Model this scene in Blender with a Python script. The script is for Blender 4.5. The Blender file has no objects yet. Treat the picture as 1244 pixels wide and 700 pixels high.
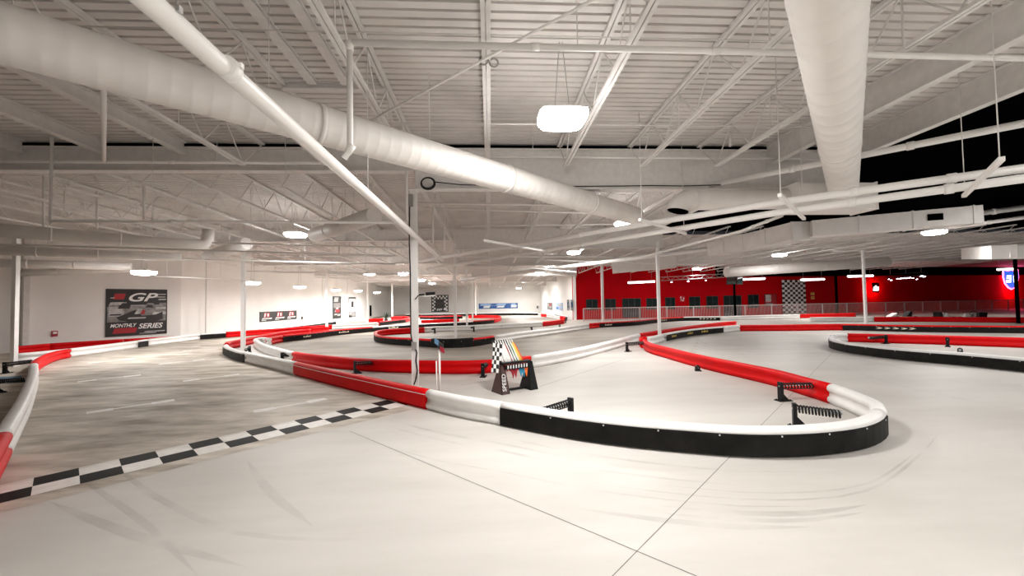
import bpy, bmesh, math, random
from mathutils import Vector, Matrix
random.seed(7)
SC = bpy.context.scene
COL = SC.collection
PI = math.pi

# ------------------------------------------------------------------ camera
W, H = 1244, 700
F, YAW, PITCH, ROLL, EYE = 481.47, .0566, .0317, -.0164, 1.9
fw = Vector((math.sin(YAW)*math.cos(PITCH), math.cos(YAW)*math.cos(PITCH), math.sin(PITCH)))
rt0 = Vector((math.cos(YAW), -math.sin(YAW), 0))
up0 = rt0.cross(fw)
rt = rt0*math.cos(ROLL)+up0*math.sin(ROLL)
up = -rt0*math.sin(ROLL)+up0*math.cos(ROLL)
cd = bpy.data.cameras.new('camera')
cam = bpy.data.objects.new('camera', cd)
COL.objects.link(cam)
m = Matrix((rt, up, -fw)).transposed().to_4x4()
m.translation = Vector((0, 0, EYE))
cam.matrix_world = m
cd.sensor_fit = 'HORIZONTAL'
cd.sensor_width = 36
cd.lens = 36*F/W
cd.clip_end = 300
SC.camera = cam

def ray(x, y):
    return fw+rt*((x-W/2)/F)-up*((y-H/2)/F)
def at(x, y, z=0.0):
    d = ray(x, y)
    return Vector((0, 0, EYE))+d*((z-EYE)/d.z)
def atY(x, y, Y):
    d = ray(x, y)
    return Vector((0, 0, EYE))+d*(Y/d.y)
def on_line(x, y, A, B):
    """where the sight line meets the vertical plane through A-B"""
    d = ray(x, y)
    n = Vector((B[1]-A[1], A[0]-B[0]))
    t = (n.x*A[0]+n.y*A[1])/(n.x*d.x+n.y*d.y)
    return Vector((0, 0, EYE))+d*t

# ------------------------------------------------------------------ materials
def mat(name, col, rough=.5, metal=0, noise=None, emit=None, spec=.5, bump=0, nscale=8, coat=0, alpha=None):
    m = bpy.data.materials.new(name)
    m.use_nodes = True
    nt = m.node_tree
    b = nt.nodes['Principled BSDF']
    b.inputs['Base Color'].default_value = (*col, 1)
    b.inputs['Roughness'].default_value = rough
    b.inputs['Metallic'].default_value = metal
    b.inputs['Specular IOR Level'].default_value = spec
    b.inputs['Coat Weight'].default_value = coat
    if noise or bump:
        tc = nt.nodes.new('ShaderNodeTexCoord')
        nz = nt.nodes.new('ShaderNodeTexNoise')
        nz.inputs['Scale'].default_value = nscale
        nz.inputs['Detail'].default_value = 5
        nt.links.new(tc.outputs['Object'], nz.inputs['Vector'])
    if noise:
        rp = nt.nodes.new('ShaderNodeValToRGB')
        rp.color_ramp.elements[0].position = .3
        rp.color_ramp.elements[1].position = .7
        rp.color_ramp.elements[0].color = (*[c*(1-noise) for c in col], 1)
        rp.color_ramp.elements[1].color = (*[min(1, c*(1+noise)) for c in col], 1)
        nt.links.new(nz.outputs['Fac'], rp.inputs['Fac'])
        nt.links.new(rp.outputs['Color'], b.inputs['Base Color'])
    if bump:
        bp = nt.nodes.new('ShaderNodeBump')
        bp.inputs['Strength'].default_value = bump
        bp.inputs['Distance'].default_value = .01
        nt.links.new(nz.outputs['Fac'], bp.inputs['Height'])
        nt.links.new(bp.outputs['Normal'], b.inputs['Normal'])
    if emit:
        b.inputs['Emission Color'].default_value = (*emit[0], 1)
        b.inputs['Emission Strength'].default_value = emit[1]
    return m

M = {}
M['steel'] = mat('white painted steel', (.70, .68, .66), .55, noise=.06)
M['deck'] = mat('white painted roof deck', (.66, .63, .605), .6, noise=.10, nscale=1.3)
M['duct'] = mat('white painted duct', (.74, .71, .68), .5, noise=.05, nscale=3)
M['pipe'] = mat('white pipe', (.80, .78, .755), .4)
M['column'] = mat('white painted column', (.78, .765, .75), .45, noise=.03)
M['wall'] = mat('white painted wall', (.78, .765, .74), .7, noise=.04, nscale=.7)
M['redwall'] = mat('red painted wall', (.40, .0015, .005), .8, noise=.10, nscale=.5, spec=.05)
M['blackpaint'] = mat('black paint', (.0012, .0012, .0014), .95, spec=0)
M['red'] = mat('red plastic', (.66, .002, .004), .5, noise=.06, nscale=2.5, spec=.14)
M['white'] = mat('white plastic', (.80, .79, .77), .4, noise=.06, nscale=2.5, spec=.35)
M['rubber'] = mat('scuffed black rubber', (.008, .0075, .0065), .6, noise=.6, nscale=4, bump=.3, spec=.18)
M['black'] = mat('black coated steel', (.006, .006, .007), .5, spec=.25)
M['chrome'] = mat('bare steel', (.6, .6, .6), .3, metal=1)
M['grey'] = mat('grey metal', (.35, .34, .33), .45, metal=.4)
M['railing'] = mat('grey railing metal', (.42, .36, .35), .5, metal=.2)
M['glass'] = mat('dark window glass', (.012, .022, .022), .08, spec=.8)
M['lens'] = mat('lit lamp lens', (1, 1, 1), .4, emit=((1, .98, .95), 50))
M['tube'] = mat('lit tube', (1, 1, 1), .4, emit=((1, .93, .9), 9))
M['spark'] = mat('lit spot lens', (1, 1, 1), .4, emit=((1, .8, .92), 9))
M['gold'] = mat('gold print', (.75, .55, .10), .5)
M['cream'] = mat('cream print', (.85, .78, .62), .5)
M['printwhite'] = mat('white print', (.78, .78, .77), .5)
M['printgrey'] = mat('grey print', (.20, .19, .185), .5, noise=.4, nscale=6)
M['printlight'] = mat('light grey print', (.42, .41, .40), .5, noise=.3, nscale=5)
M['printblack'] = mat('black print', (.012, .011, .011), .5)
M['printred'] = mat('red print', (.35, .008, .015), .5)
M['printblue'] = mat('blue print', (.02, .09, .30), .5, noise=.5, nscale=4)
M['printsky'] = mat('pale blue print', (.30, .45, .70), .5, noise=.4, nscale=5)
M['tapewhite'] = mat('white floor tape', (.80, .77, .73), .5, noise=.08, nscale=9)
M['tapeblack'] = mat('black floor tape', (.008, .0075, .007), .6, noise=.3, nscale=7, spec=.15)
M['joint'] = mat('dark floor joint', (.12, .105, .09), .8)
M['green'] = mat('green cloth', (.01, .16, .05), .7)
M['yellow'] = mat('yellow cloth', (.80, .55, .12), .7)
M['orange'] = mat('orange cloth', (.85, .16, .02), .7)
M['bluecloth'] = mat('blue cloth', (.02, .22, .36), .7)
M['redcloth'] = mat('dark red cloth', (.30, .008, .02), .7)
M['whitecloth'] = mat('white cloth', (.80, .79, .77), .7)
M['blackcloth'] = mat('black cloth', (.012, .012, .012), .7)
M['brown'] = mat('dark brown panel', (.055, .022, .018), .4)
M['bluepad'] = mat('blue floor pad', (.07, .17, .27), .6)
M['headblue'] = mat('blue plastic', (.09, .20, .33), .5)
M['leaf'] = mat('dark green leaves', (.03, .06, .035), .7)
M['shieldblue'] = mat('lit blue sign face', (.02, .08, .5), .4, emit=((.03, .15, .85), 1.0))
M['shieldwhite'] = mat('lit white sign letters', (.9, .9, .9), .4, emit=((1, .95, 1), 3.2))
M['redneon'] = mat('lit red rim tube', (.8, .02, .06), .4, emit=((1, .01, .02), 110))
M['pinkneon'] = mat('lit pink rim tube', (.8, .1, .2), .4, emit=((1, .10, .25), 9))

def floor_mat(name, c0, c1, stretch, ang, scale, rough=.45, tyre=0.0, c2=None):
    m = bpy.data.materials.new(name)
    m.use_nodes = True
    nt = m.node_tree; N = nt.nodes; L = nt.links
    b = N['Principled BSDF']
    tc = N.new('ShaderNodeTexCoord')
    mp = N.new('ShaderNodeMapping')
    mp.inputs['Rotation'].default_value = (0, 0, ang)
    mp.inputs['Scale'].default_value = (1/stretch, 1, 1)
    L.new(tc.outputs['Object'], mp.inputs['Vector'])
    n1 = N.new('ShaderNodeTexNoise'); n1.inputs['Scale'].default_value = scale; n1.inputs['Detail'].default_value = 7; n1.inputs['Roughness'].default_value = .62
    L.new(mp.outputs['Vector'], n1.inputs['Vector'])
    n2 = N.new('ShaderNodeTexNoise'); n2.inputs['Scale'].default_value = .35; n2.inputs['Detail'].default_value = 4
    L.new(tc.outputs['Object'], n2.inputs['Vector'])
    mx = N.new('ShaderNodeMath'); mx.operation = 'MULTIPLY_ADD'; mx.inputs[1].default_value = .6
    L.new(n1.outputs['Fac'], mx.inputs[0])
    m2 = N.new('ShaderNodeMath'); m2.operation = 'MULTIPLY'; m2.inputs[1].default_value = .4
    L.new(n2.outputs['Fac'], m2.inputs[0]); L.new(m2.outputs[0], mx.inputs[2])
    rp = N.new('ShaderNodeValToRGB')
    rp.color_ramp.elements[0].position = .38; rp.color_ramp.elements[1].position = .59
    rp.color_ramp.elements[0].color = (*c0, 1); rp.color_ramp.elements[1].color = (*c1, 1)
    L.new(mx.outputs[0], rp.inputs['Fac'])
    out = rp.outputs['Color']
    if c2:      # the concrete is paler and less worn towards the lounge side of the hall
        sx = N.new('ShaderNodeSeparateXYZ'); L.new(tc.outputs['Object'], sx.inputs[0])
        mr = N.new('ShaderNodeMapRange'); mr.inputs['From Min'].default_value = 4; mr.inputs['From Max'].default_value = 9
        mr.interpolation_type = 'SMOOTHSTEP'
        L.new(sx.outputs['X'], mr.inputs['Value'])
        mc = N.new('ShaderNodeMix'); mc.data_type = 'RGBA'
        L.new(mr.outputs['Result'], mc.inputs['Factor']); L.new(out, mc.inputs['A']); mc.inputs['B'].default_value = (*c2, 1)
        out = mc.outputs['Result']
    L.new(out, b.inputs['Base Color'])
    b.inputs['Roughness'].default_value = rough
    b.inputs['Specular IOR Level'].default_value = .22
    return m
M['floor'] = floor_mat('pale sealed concrete', (.50, .472, .438), (.595, .565, .53), 5, -.5, 1.1, .5)
M['track'] = floor_mat('worn track concrete', (.27, .23, .18), (.66, .60, .53), 3.2, -.72, 2.6, .62)
M['trackfar'] = floor_mat('track concrete', (.22, .19, .16), (.40, .36, .315), 5, 0, .9, .6, c2=(.54, .51, .475))

# ------------------------------------------------------------------ mesh helpers
class MB:
    def __init__(s):
        s.bm = bmesh.new(); s.mi = 0
    def face(s, vs, mi=None):
        vv = [s.bm.verts.new(v) for v in vs]
        f = s.bm.faces.new(vv); f.material_index = s.mi if mi is None else mi
        return f
    def box(s, c, d, ux=None, uy=None, uz=None, mi=None, taper=1.0):
        c = Vector(c); ux = Vector(ux or (1, 0, 0)).normalized()
        uz = Vector(uz or (0, 0, 1)).normalized()
        uy = Vector(uy).normalized() if uy else uz.cross(ux)
        v = []
        for k in (-1, 1):
            q = taper if k > 0 else 1
            for (i, j) in ((-1, -1), (1, -1), (1, 1), (-1, 1)):
                v.append(s.bm.verts.new(c+ux*(i*d[0]/2*q)+uy*(j*d[1]/2*q)+uz*(k*d[2]/2)))
        for ix in ((3, 2, 1, 0), (4, 5, 6, 7), (0, 1, 5, 4), (1, 2, 6, 5), (2, 3, 7, 6), (3, 0, 4, 7)):
            f = s.bm.faces.new([v[i] for i in ix]); f.material_index = s.mi if mi is None else mi
        return s
    def bar(s, a, b, w, h, upv=(0, 0, 1), mi=None):
        a = Vector(a); b = Vector(b); d = b-a
        x = d.normalized(); z = Vector(upv); z = (z-x*z.dot(x)).normalized()
        return s.box((a+b)/2, (d.length, w, h), x, None, z, mi)
    def sweep(s, pts, prof, closed=True, cap=True, smooth=False, mi=None, flat=True):
        """profile points (across, up) carried along a ground polyline"""
        rings = []
        n = len(pts)
        for i, p in enumerate(pts):
            p = Vector(p)
            t = (Vector(pts[min(i+1, n-1)])-Vector(pts[max(i-1, 0)]))
            t.z = 0; t.normalize()
            nr = Vector((-t.y, t.x, 0))
            rings.append([s.bm.verts.new(p+nr*a+Vector((0, 0, z))) for a, z in prof])
        k = len(prof)
        for i in range(n-1):
            for j in range(k if closed else k-1):
                f = s.bm.faces.new((rings[i][j], rings[i][(j+1) % k], rings[i+1][(j+1) % k], rings[i+1][j]))
                f.smooth = smooth; f.material_index = s.mi if mi is None else mi
        if cap and closed:
            for r in (rings[0], rings[-1][::-1]):
                f = s.bm.faces.new(r); f.material_index = s.mi if mi is None else mi
        return s
    def tube(s, pts, r, n=10, cap=True, smooth=True, mi=None, radii=None):
        pts = [Vector(p) for p in pts]
        rings = []
        prev = None
        for i, p in enumerate(pts):
            t = (pts[min(i+1, len(pts)-1)]-pts[max(i-1, 0)]).normalized()
            if prev is None:
                a = Vector((0, 0, 1)) if abs(t.z) < .9 else Vector((1, 0, 0))
                u = (a-t*a.dot(t)).normalized()
            else:
                u = (prev-t*prev.dot(t)).normalized()
            prev = u
            v = t.cross(u)
            rr = radii[i] if radii else r
            rings.append([s.bm.verts.new(p+(u*math.cos(2*PI*k/n)+v*math.sin(2*PI*k/n))*rr) for k in range(n)])
        for i in range(len(rings)-1):
            for k in range(n):
                f = s.bm.faces.new((rings[i][k], rings[i][(k+1) % n], rings[i+1][(k+1) % n], rings[i+1][k]))
                f.smooth = smooth; f.material_index = s.mi if mi is None else mi
        if cap:
            for r_ in (rings[0][::-1], rings[-1]):
                f = s.bm.faces.new(r_); f.material_index = s.mi if mi is None else mi
        return s
    def prism(s, poly, thick, mi=None):
        """poly of 3-D points, extruded by vector thick"""
        a = [s.bm.verts.new(Vector(p)) for p in poly]
        b = [s.bm.verts.new(Vector(p)+Vector(thick)) for p in poly]
        fs = [s.bm.faces.new(a[::-1]), s.bm.faces.new(b)]
        n = len(a)
        for i in range(n):
            fs.append(s.bm.faces.new((a[i], a[(i+1) % n], b[(i+1) % n], b[i])))
        for f in fs:
            f.material_index = s.mi if mi is None else mi
        return s
    def build(s, name, mats, parent=None, origin=None):
        me = bpy.data.meshes.new(name)
        bmesh.ops.recalc_face_normals(s.bm, faces=s.bm.faces[:])
        if origin is not None:
            bmesh.ops.translate(s.bm, verts=s.bm.verts[:], vec=-Vector(origin))
        s.bm.to_mesh(me); s.bm.free()
        for q in (mats if isinstance(mats, (list, tuple)) else [mats]):
            me.materials.append(q)
        o = bpy.data.objects.new(name, me)
        if origin is not None:
            o.location = Vector(origin)
        COL.objects.link(o)
        if parent is not None:
            o.parent = parent
        return o

def build_each(q, name, mats, parent):
    """every loose piece of the mesh becomes a part of its own"""
    bm = q.bm; seen = set(); out = []
    bm.verts.index_update()
    for v in bm.verts:
        if v in seen: continue
        st = [v]; isl = []
        seen.add(v)
        while st:
            a = st.pop(); isl.append(a)
            for e in a.link_edges:
                b = e.other_vert(a)
                if b not in seen: seen.add(b); st.append(b)
        ids = {a: i for i, a in enumerate(isl)}
        n = MB()
        vs = [n.bm.verts.new(a.co) for a in isl]
        fs = {f for a in isl for f in a.link_faces}
        for f in fs:
            g = n.bm.faces.new([vs[ids[a]] for a in f.verts]); g.smooth = f.smooth; g.material_index = f.material_index
        out.append(n.build(name, mats, parent))
    bm.free()
    return out
def to_mesh(o):
    bpy.context.view_layer.update()
    dg = bpy.context.evaluated_depsgraph_get()
    me = bpy.data.meshes.new_from_object(o.evaluated_get(dg))
    n = bpy.data.objects.new(o.name, me); COL.objects.link(n)
    n.parent = o.parent; n.matrix_local = o.matrix_local.copy()
    nm = o.name; bpy.data.objects.remove(o); n.name = nm
    return n
def tag(o, label, cat, group=None, kind=None):
    o['label'] = label; o['category'] = cat
    if group: o['group'] = group
    if kind: o['kind'] = kind
    return o
def plab(o, label):
    o['label'] = label; return o
def thing(name, loc, label, cat, group=None, rz=0, kind='thing'):
    o = bpy.data.objects.new(name, None)
    o.location = Vector(loc); o.rotation_euler = (0, 0, rz)
    COL.objects.link(o)
    return tag(o, label, cat, group, kind)
def copy_tree(o, parent=None):
    c = o.copy(); COL.objects.link(c)
    if parent is not None: c.parent = parent
    for ch in list(o.children): copy_tree(ch, c)
    return c
def struct(mb, name, mats):
    o = mb.build(name, mats); o['kind'] = 'structure'; return o
ORD = ['zeroth', 'first', 'second', 'third', 'fourth', 'fifth', 'sixth', 'seventh', 'eighth', 'ninth', 'tenth', 'eleventh', 'twelfth', 'thirteenth',
       'fourteenth', 'fifteenth', 'sixteenth', 'seventeenth', 'eighteenth', 'nineteenth', 'twentieth', 'twenty-first', 'twenty-second', 'twenty-third',
       'twenty-fourth', 'twenty-fifth', 'twenty-sixth']
def smooth(pts, step=.22):
    P = [Vector(p) for p in pts]
    if len(P) < 3:
        return P, [0, len(P)-1]
    out = []; idx = []
    for i in range(len(P)-1):
        p0 = P[i-1] if i else P[0]*2-P[1]
        p1, p2 = P[i], P[i+1]
        p3 = P[i+2] if i+2 < len(P) else P[-1]*2-P[-2]
        n = max(2, min(40, int((p2-p1).length/step)))
        # centripetal Catmull-Rom
        t0 = 0; t1 = t0+max(1e-4, (p1-p0).length)**.5; t2 = t1+max(1e-4, (p2-p1).length)**.5; t3 = t2+max(1e-4, (p3-p2).length)**.5
        idx.append(len(out))
        for k in range(n):
            t = t1+(t2-t1)*k/n
            a1 = p0*((t1-t)/(t1-t0))+p1*((t-t0)/(t1-t0))
            a2 = p1*((t2-t)/(t2-t1))+p2*((t-t1)/(t2-t1))
            a3 = p2*((t3-t)/(t3-t2))+p3*((t-t2)/(t3-t2))
            b1 = a1*((t2-t)/(t2-t0))+a2*((t-t0)/(t2-t0))
            b2 = a2*((t3-t)/(t3-t1))+a3*((t-t1)/(t3-t1))
            out.append(b1*((t2-t)/(t2-t1))+b2*((t-t1)/(t2-t1)))
    idx.append(len(out)); out.append(P[-1])
    return out, idx

# ------------------------------------------------------------------ shell
SL = -.015
def deckz(Y): return 5.56+SL*Y
RC = (7.75, 36.6)                     # corner where the white return meets the red wall
RE = (76.0, 45.3)
WA0, WA1 = (-21.5, 17.0), (-17.4, 23.4)
WB1 = (-14.9, 62.0)
q = MB()
q.face([(-30, -9, 0), (80, -9, 0), (80, 64, 0), (-30, 64, 0)])
struct(q, 'floor', M['floor'])
def poly_floor(name, pts, z, m_):
    q = MB(); q.face([(p[0], p[1], z) for p in pts])
    bmesh.ops.triangulate(q.bm, faces=q.bm.faces[:])
    o = struct(q, name, m_)
    return o
fl = [at(*p) for p in [(-260, 690), (-100, 648), (0, 623), (150, 586), (300, 546.5), (420, 517.5), (500, 498), (430, 476), (357, 455), (320, 446), (297, 440.5), (282, 435), (276, 428), (282, 418), (310, 409), (345, 405), (403, 400.5)]]
poly_floor('floor_track', [p[:2] for p in fl]+[(-13.5, 32), (-15, 62), (-30, 62), (-30, 3)], .002, M['track'])
fm = [at(*p) for p in [(311, 420), (318, 428), (335, 435), (355, 441), (380, 444), (428, 450), (465, 453), (530, 454.5), (597, 453.4), (646, 447.5), (700, 437), (740, 426), (778, 413), (840, 403), (895, 396)]]
poly_floor('floor_track_rear', [p[:2] for p in fm]+[(26, 26), (44, 28), (76, 36), (76, 62), (-14, 62), (-13.5, 32)], .003, M['trackfar'])

# corrugated roof deck: ribs run across the hall
def deck(name, x0, x1, y0, y1, m_):
    q = MB(); p = .152; y = y0; prof = []
    while y < y1:
        for a, h in ((0, 0), (.106, 0), (.114, .055), (.144, .055)):
            prof.append((y+a, h))
        y += p
    prof.append((y1, 0))
    va = [q.bm.verts.new((x0, a, deckz(a)+h)) for a, h in prof]
    vb = [q.bm.verts.new((x1, a, deckz(a)+h)) for a, h in prof]
    for i in range(len(prof)-1):
        q.bm.faces.new((va[i], vb[i], vb[i+1], va[i+1]))
    return struct(q, name, m_)
deck('ceiling', -24, 8.2, -9, 62.2, M['deck'])
deck('ceiling_lounge', 8.2, 76.5, 20.5, 62.2, M['deck'])
q = MB(); q.face([(8.2, -9, 5.75), (76.5, -9, 5.75), (76.5, 20.5, 5.45), (8.2, 20.5, 5.45)])
struct(q, 'ceiling_black', M['blackpaint'])

def wall(name, A, B, z0, z1, m_, out=(0, 0), t=.2):
    A = Vector((*A, 0)); B = Vector((*B, 0)); d = (B-A).normalized()
    n = Vector((-d.y, d.x, 0))
    if n.dot(Vector((*out, 0))) < 0: n = -n
    q = MB()
    q.prism([A+Vector((0, 0, z0)), B+Vector((0, 0, z0)), B+Vector((0, 0, z1)), A+Vector((0, 0, z1))], n*t)
    return struct(q, name, m_)
wall('wall_left', WA0, WA1, 0, 5.4, M['wall'], (-1, 0))
wall('wall_left_rear', WA1, WB1, 0, 5.4, M['wall'], (-1, 0))
wall('wall_left_front', (-21.5, 17.0), (-24, 16.4), 0, 5.6, M['wall'], (0, 1))
wall('wall_left_side', (-24, 16.4), (-24, -9), 0, 5.7, M['wall'], (-1, 0))
wall('wall_rear', (-15.2, 61.8), (8.2, 61.8), 0, 5, M['wall'], (0, 1))
wall('wall_return', RC, (7.9, 61.8), 0, 5.2, M['wall'], (1, 0), .3)
RD = (Vector(RE)-Vector(RC)).normalized()
def red_at(s): return (RC[0]+RD.x*s, RC[1]+RD.y*s)
wall('wall_red', RC, RE, 0, 3.95, M['redwall'], (0, 1))
wall('wall_red_upper', RC, red_at(15), 3.95, 5.1, M['redwall'], (0, 1))
wall('wall_black_upper', red_at(15), RE, 3.95, 5.1, M['blackpaint'], (0, 1))
wall('wall_right', (76, 45.3), (76, -9), 0, 5.6, M['blackpaint'], (1, 0))
wall('wall_front', (-24, -8.8), (76, -8.8), 0, 5.8, M['wall'], (0, -1))
wall('wall_light_block', (-1.55, -.15), (-23.9, -.15), 0, 5.5, M['wall'], (0, -1), .2)  # unseen wall added beside the camera to block lamps and shade the left floor
# pilasters at the near corner of the poster wall
for i, (x0, x1, dy) in enumerate(((30, 35, .0), (35, 43, .12))):
    a = on_line(x0, 400, WA0, WA1); b = on_line(x1, 400, WA0, WA1)
    q = MB(); mid = (a+b)/2
    q.box((mid.x, mid.y-.15-dy, 2.7), ((b-a).length, .3, 5.4), (b-a).normalized())
    struct(q, 'trim_%d' % (i+1), M['wall'] if i == 0 else M['steel'])
# thin vertical wall joints
for i, (x, A, B) in enumerate(((392, WA1, WB1), (422, WA1, WB1), (250, WA0, WA1))):
    p = on_line(x, 380, A, B)
    q = MB(); q.box((p.x+.03, p.y-.03, 2.6), (.06, .05, 5.2)); struct(q, 'trim_%d' % (i+3), M['steel'])

# floor joints
def strip(q, a, b, w, z):
    a = Vector(a); b = Vector(b); d = (b-a).normalized(); n = Vector((-d.y, d.x, 0))*w/2
    q.face([(p.x, p.y, z) for p in (a-n, b-n, b+n, a+n)])
q = MB()
strip(q, at(425, 524), at(860, 706), .007, .0015)
strip(q, at(1012, 428), at(700, 745), .006, .0016)
strip(q, at(560, 468), at(660, 452), .012, .0015)
strip(q, at(655, 470), at(760, 436), .012, .0017)
struct(q, 'floor_joint', M['joint'])

# ------------------------------------------------------------------ roof structure
JS = 1.633
GY = [8.9, 18.1, 27.3, 36.5, 45.7, 54.9]
BAYS = [(-.3, 8.9), (8.9, 18.1), (18.1, 27.3), (27.3, 36.5), (36.5, 45.7), (45.7, 54.9), (54.9, 61.7)]
BAYN = ['in the nearest roof bay', 'in the second roof bay', 'in the third roof bay', 'in the fourth roof bay', 'in the fifth roof bay', 'in the sixth roof bay', 'in the last roof bay']
def joist(L, label, full=True):
    """open-web joist, origin at its near end under the deck"""
    t = thing('roof_joist', (0, 0, 0), label, 'joist', 'open-web roof joists')
    n = 6 if full else 4
    a = MB()
    for sx in (-.034, .034):
        a.bar((sx, .02, -.035), (sx, L-.02, -.035+SL*L), .052, .05)
    a.build('top_chord', M['steel'], t)
    b = MB()
    for sx in (-.03, .03):
        b.bar((sx, .75, -.72+SL*.75), (sx, L-.75, -.72+SL*(L-.75)), .045, .045)
    b.build('bottom_chord', M['steel'], t)
    c = MB(); y = .15; tops = []; 
    k = int((L-.4)/1.22); step = (L-1.5)/k
    pts = [(.1, -.06)]
    for i in range(k+1):
        pts.append((.75+i*step, -.70))
        if i < k: pts.append((.75+(i+.5)*step, -.06))
    pts.append((L-.1, -.06))
    for (ya, za), (yb, zb) in zip(pts, pts[1:]):
        c.tube([(0, ya, za+SL*ya), (0, yb, zb+SL*yb)], .011, n, cap=False)
    for i in range(k):
        yy = .75+(i+.5)*step
        if i % 2: c.tube([(0, yy, -.06+SL*yy), (0, yy, -.70+SL*yy)], .008, n, cap=False)
    c.build('web', M['steel'], t)
    return t
def where(k):
    if k == 0: return 'the middle one'
    return '%s %s of the middle one' % (ORD[abs(k)], 'left' if k < 0 else 'right')
def wbeam(a, b, depth, fl, label, cat='beam', name='roof_beam', tf=.022):
    a = Vector(a); b = Vector(b); d = (b-a).normalized(); 
    u = Vector((0, 0, 1)); u = (u-d*u.dot(d)).normalized()
    q = MB()
    q.bar(a-u*tf/2, b-u*tf/2, fl, tf); q.bar(a-u*(depth-tf/2), b-u*(depth-tf/2), fl, tf)
    q.bar(a-u*depth/2, b-u*depth/2, .014, depth-2*tf)
    o = q.build(name, M['steel'], origin=(a+b)/2)
    return tag(o, label, cat, kind='thing')
KR = [(-3, 3), (-9, 4), (-10, 21), (-9, 24), (-9, 4), (-9, 4), (-9, 4)]
for bi, (y0, y1) in enumerate(BAYS):
    proto = None
    for k in range(KR[bi][0], KR[bi][1]+1):
        lab = 'open-web roof joist %s, %s' % (BAYN[bi], where(k))
        if proto is None:
            t = proto = joist(y1-y0, lab, bi < 2)
        else:
            t = copy_tree(proto); t['label'] = lab
        t.location = (k*JS, y0, deckz(y0))
# solid beams in the first bay
for k, dep, lab in ((-6, .26, 'white solid roof beam leftmost under the deck, partly cut by the photo edge'), (-5, .26, 'white solid roof beam under the deck, left of the spiral duct, second from left'),
                    (-4, .26, 'white solid roof beam under the deck crossing behind the spiral duct'), (4, .50, 'deep white roof beam just left of the one bordering the black ceiling'),
                    (5, .50, 'deep white roof beam bordering the black ceiling')):
    wbeam((k*JS, -.3, deckz(-.3)), (k*JS, 8.82, deckz(8.82)), dep, .15, lab)
for X, lab in ((-2.76, 'left one of two short shallow beams framing the roof opening'), (-2.24, 'right one of two short shallow beams framing the roof opening')):
    wbeam((X, 0, deckz(0)), (X, 6.35, deckz(6.35)), .09, .13, lab, name='opening_beam')
wbeam((-2*JS, 6.45, deckz(6.45)), (-JS, 6.45, deckz(6.45)), .12, .10, 'short cross beam closing the roof opening frame above the white pipe', name='opening_beam')
# girders on the column lines
CX = [-21.2, -11.44, -1.64, 8.16, 17.96, 27.8, 37.6, 47.4]
BN = ['leftmost piece', 'piece left of the cabled column', 'piece right of the cabled column', 'second piece right of it', 'third piece right of it', 'fourth piece right of it', 'fifth piece right of it']
for gi, Y in enumerate(GY):
    for ci in range(7):
        if gi < 1 and ci > 2: continue
        if gi == 1 and ci > 2: continue
        if gi > 2 and ci > 2: continue
        x0, x1 = CX[ci], CX[ci+1]
        if gi > 0 and ci == 0: x0 = -17.5 if gi == 1 else -15.8+.04*gi
        zt = deckz(Y)-.10
        dep = (.93 if ci >= 2 else .52) if gi < 2 else (.75 if ci >= 2 else .55)
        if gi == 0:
            q = MB(); q.bar((x0, Y, zt+.04), (x1, Y, zt+.04), .16, .07)  # black bar stands in for the unlit gap under the deck
            bs = q.build('gap_shade_strip', M['blackpaint'])
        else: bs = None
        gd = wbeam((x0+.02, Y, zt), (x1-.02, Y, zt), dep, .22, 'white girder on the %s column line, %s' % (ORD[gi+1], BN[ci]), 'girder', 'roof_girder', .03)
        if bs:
            bs.parent = gd; bs.matrix_parent_inverse = Matrix.Translation(-gd.location); plab(bs, 'dark strip standing for the shaded gap between girder and roof deck')
# angle ledger running along the first girders
for i, (x0, x1, z) in enumerate(((-14, -1.75, 4.83), (-1.5, 8.1, 5.22))):
    pass

# columns
def column(X, Y, w, label, name='steel_column', top=None, m_='column', ang=0):
    zt = top or deckz(Y)-.72
    t = thing(name, (X, Y, 0), label, 'column', 'white columns' if m_ == 'column' else 'black columns', ang)
    q = MB(); q.box((0, 0, zt/2+.01), (w, w, zt-.02)); q.build('shaft', M[m_], t)
    q = MB(); q.box((0, 0, .01), (w*1.7, w*1.7, .02)); q.build('base_plate', M[m_], t)
    q = MB(); q.box((0, 0, zt-.012), (w*1.5, w*1.5, .024)); q.build('cap_plate', M[m_], t)
    return t
def colpx(x, y, Y):
    p = atY(x, y, Y); return p.x
c1 = column(-1.66, 8.9, .135, 'white square steel column with black cable and junction box, nearest the camera', top=4.40)
q = MB()
q.tube([(-.08, -.08, 4.2), (-.095, -.08, 3.2), (-.075, -.08, 2.5), (-.08, -.08, 1.9), (-.075, -.08, 1.2), (-.05, -.08, 1.05), (.0, -.08, .95), (.05, -.08, .8), (.03, -.08, .62), (.06, -.08, .4), (.02, -.08, .2), (-.02, -.08, .1)], .014, 6)
plab(q.build('cable', M['black'], c1), 'black cable running down the column')
q = MB(); q.box((.0, -.098, .95), (.10, .06, .16)); q.build('junction_box', M['grey'], c1)
q = MB(); q.box((-.05, -.105, 4.15), (.10, .08, .26)); q.build('conduit_box', M['grey'], c1)
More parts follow.
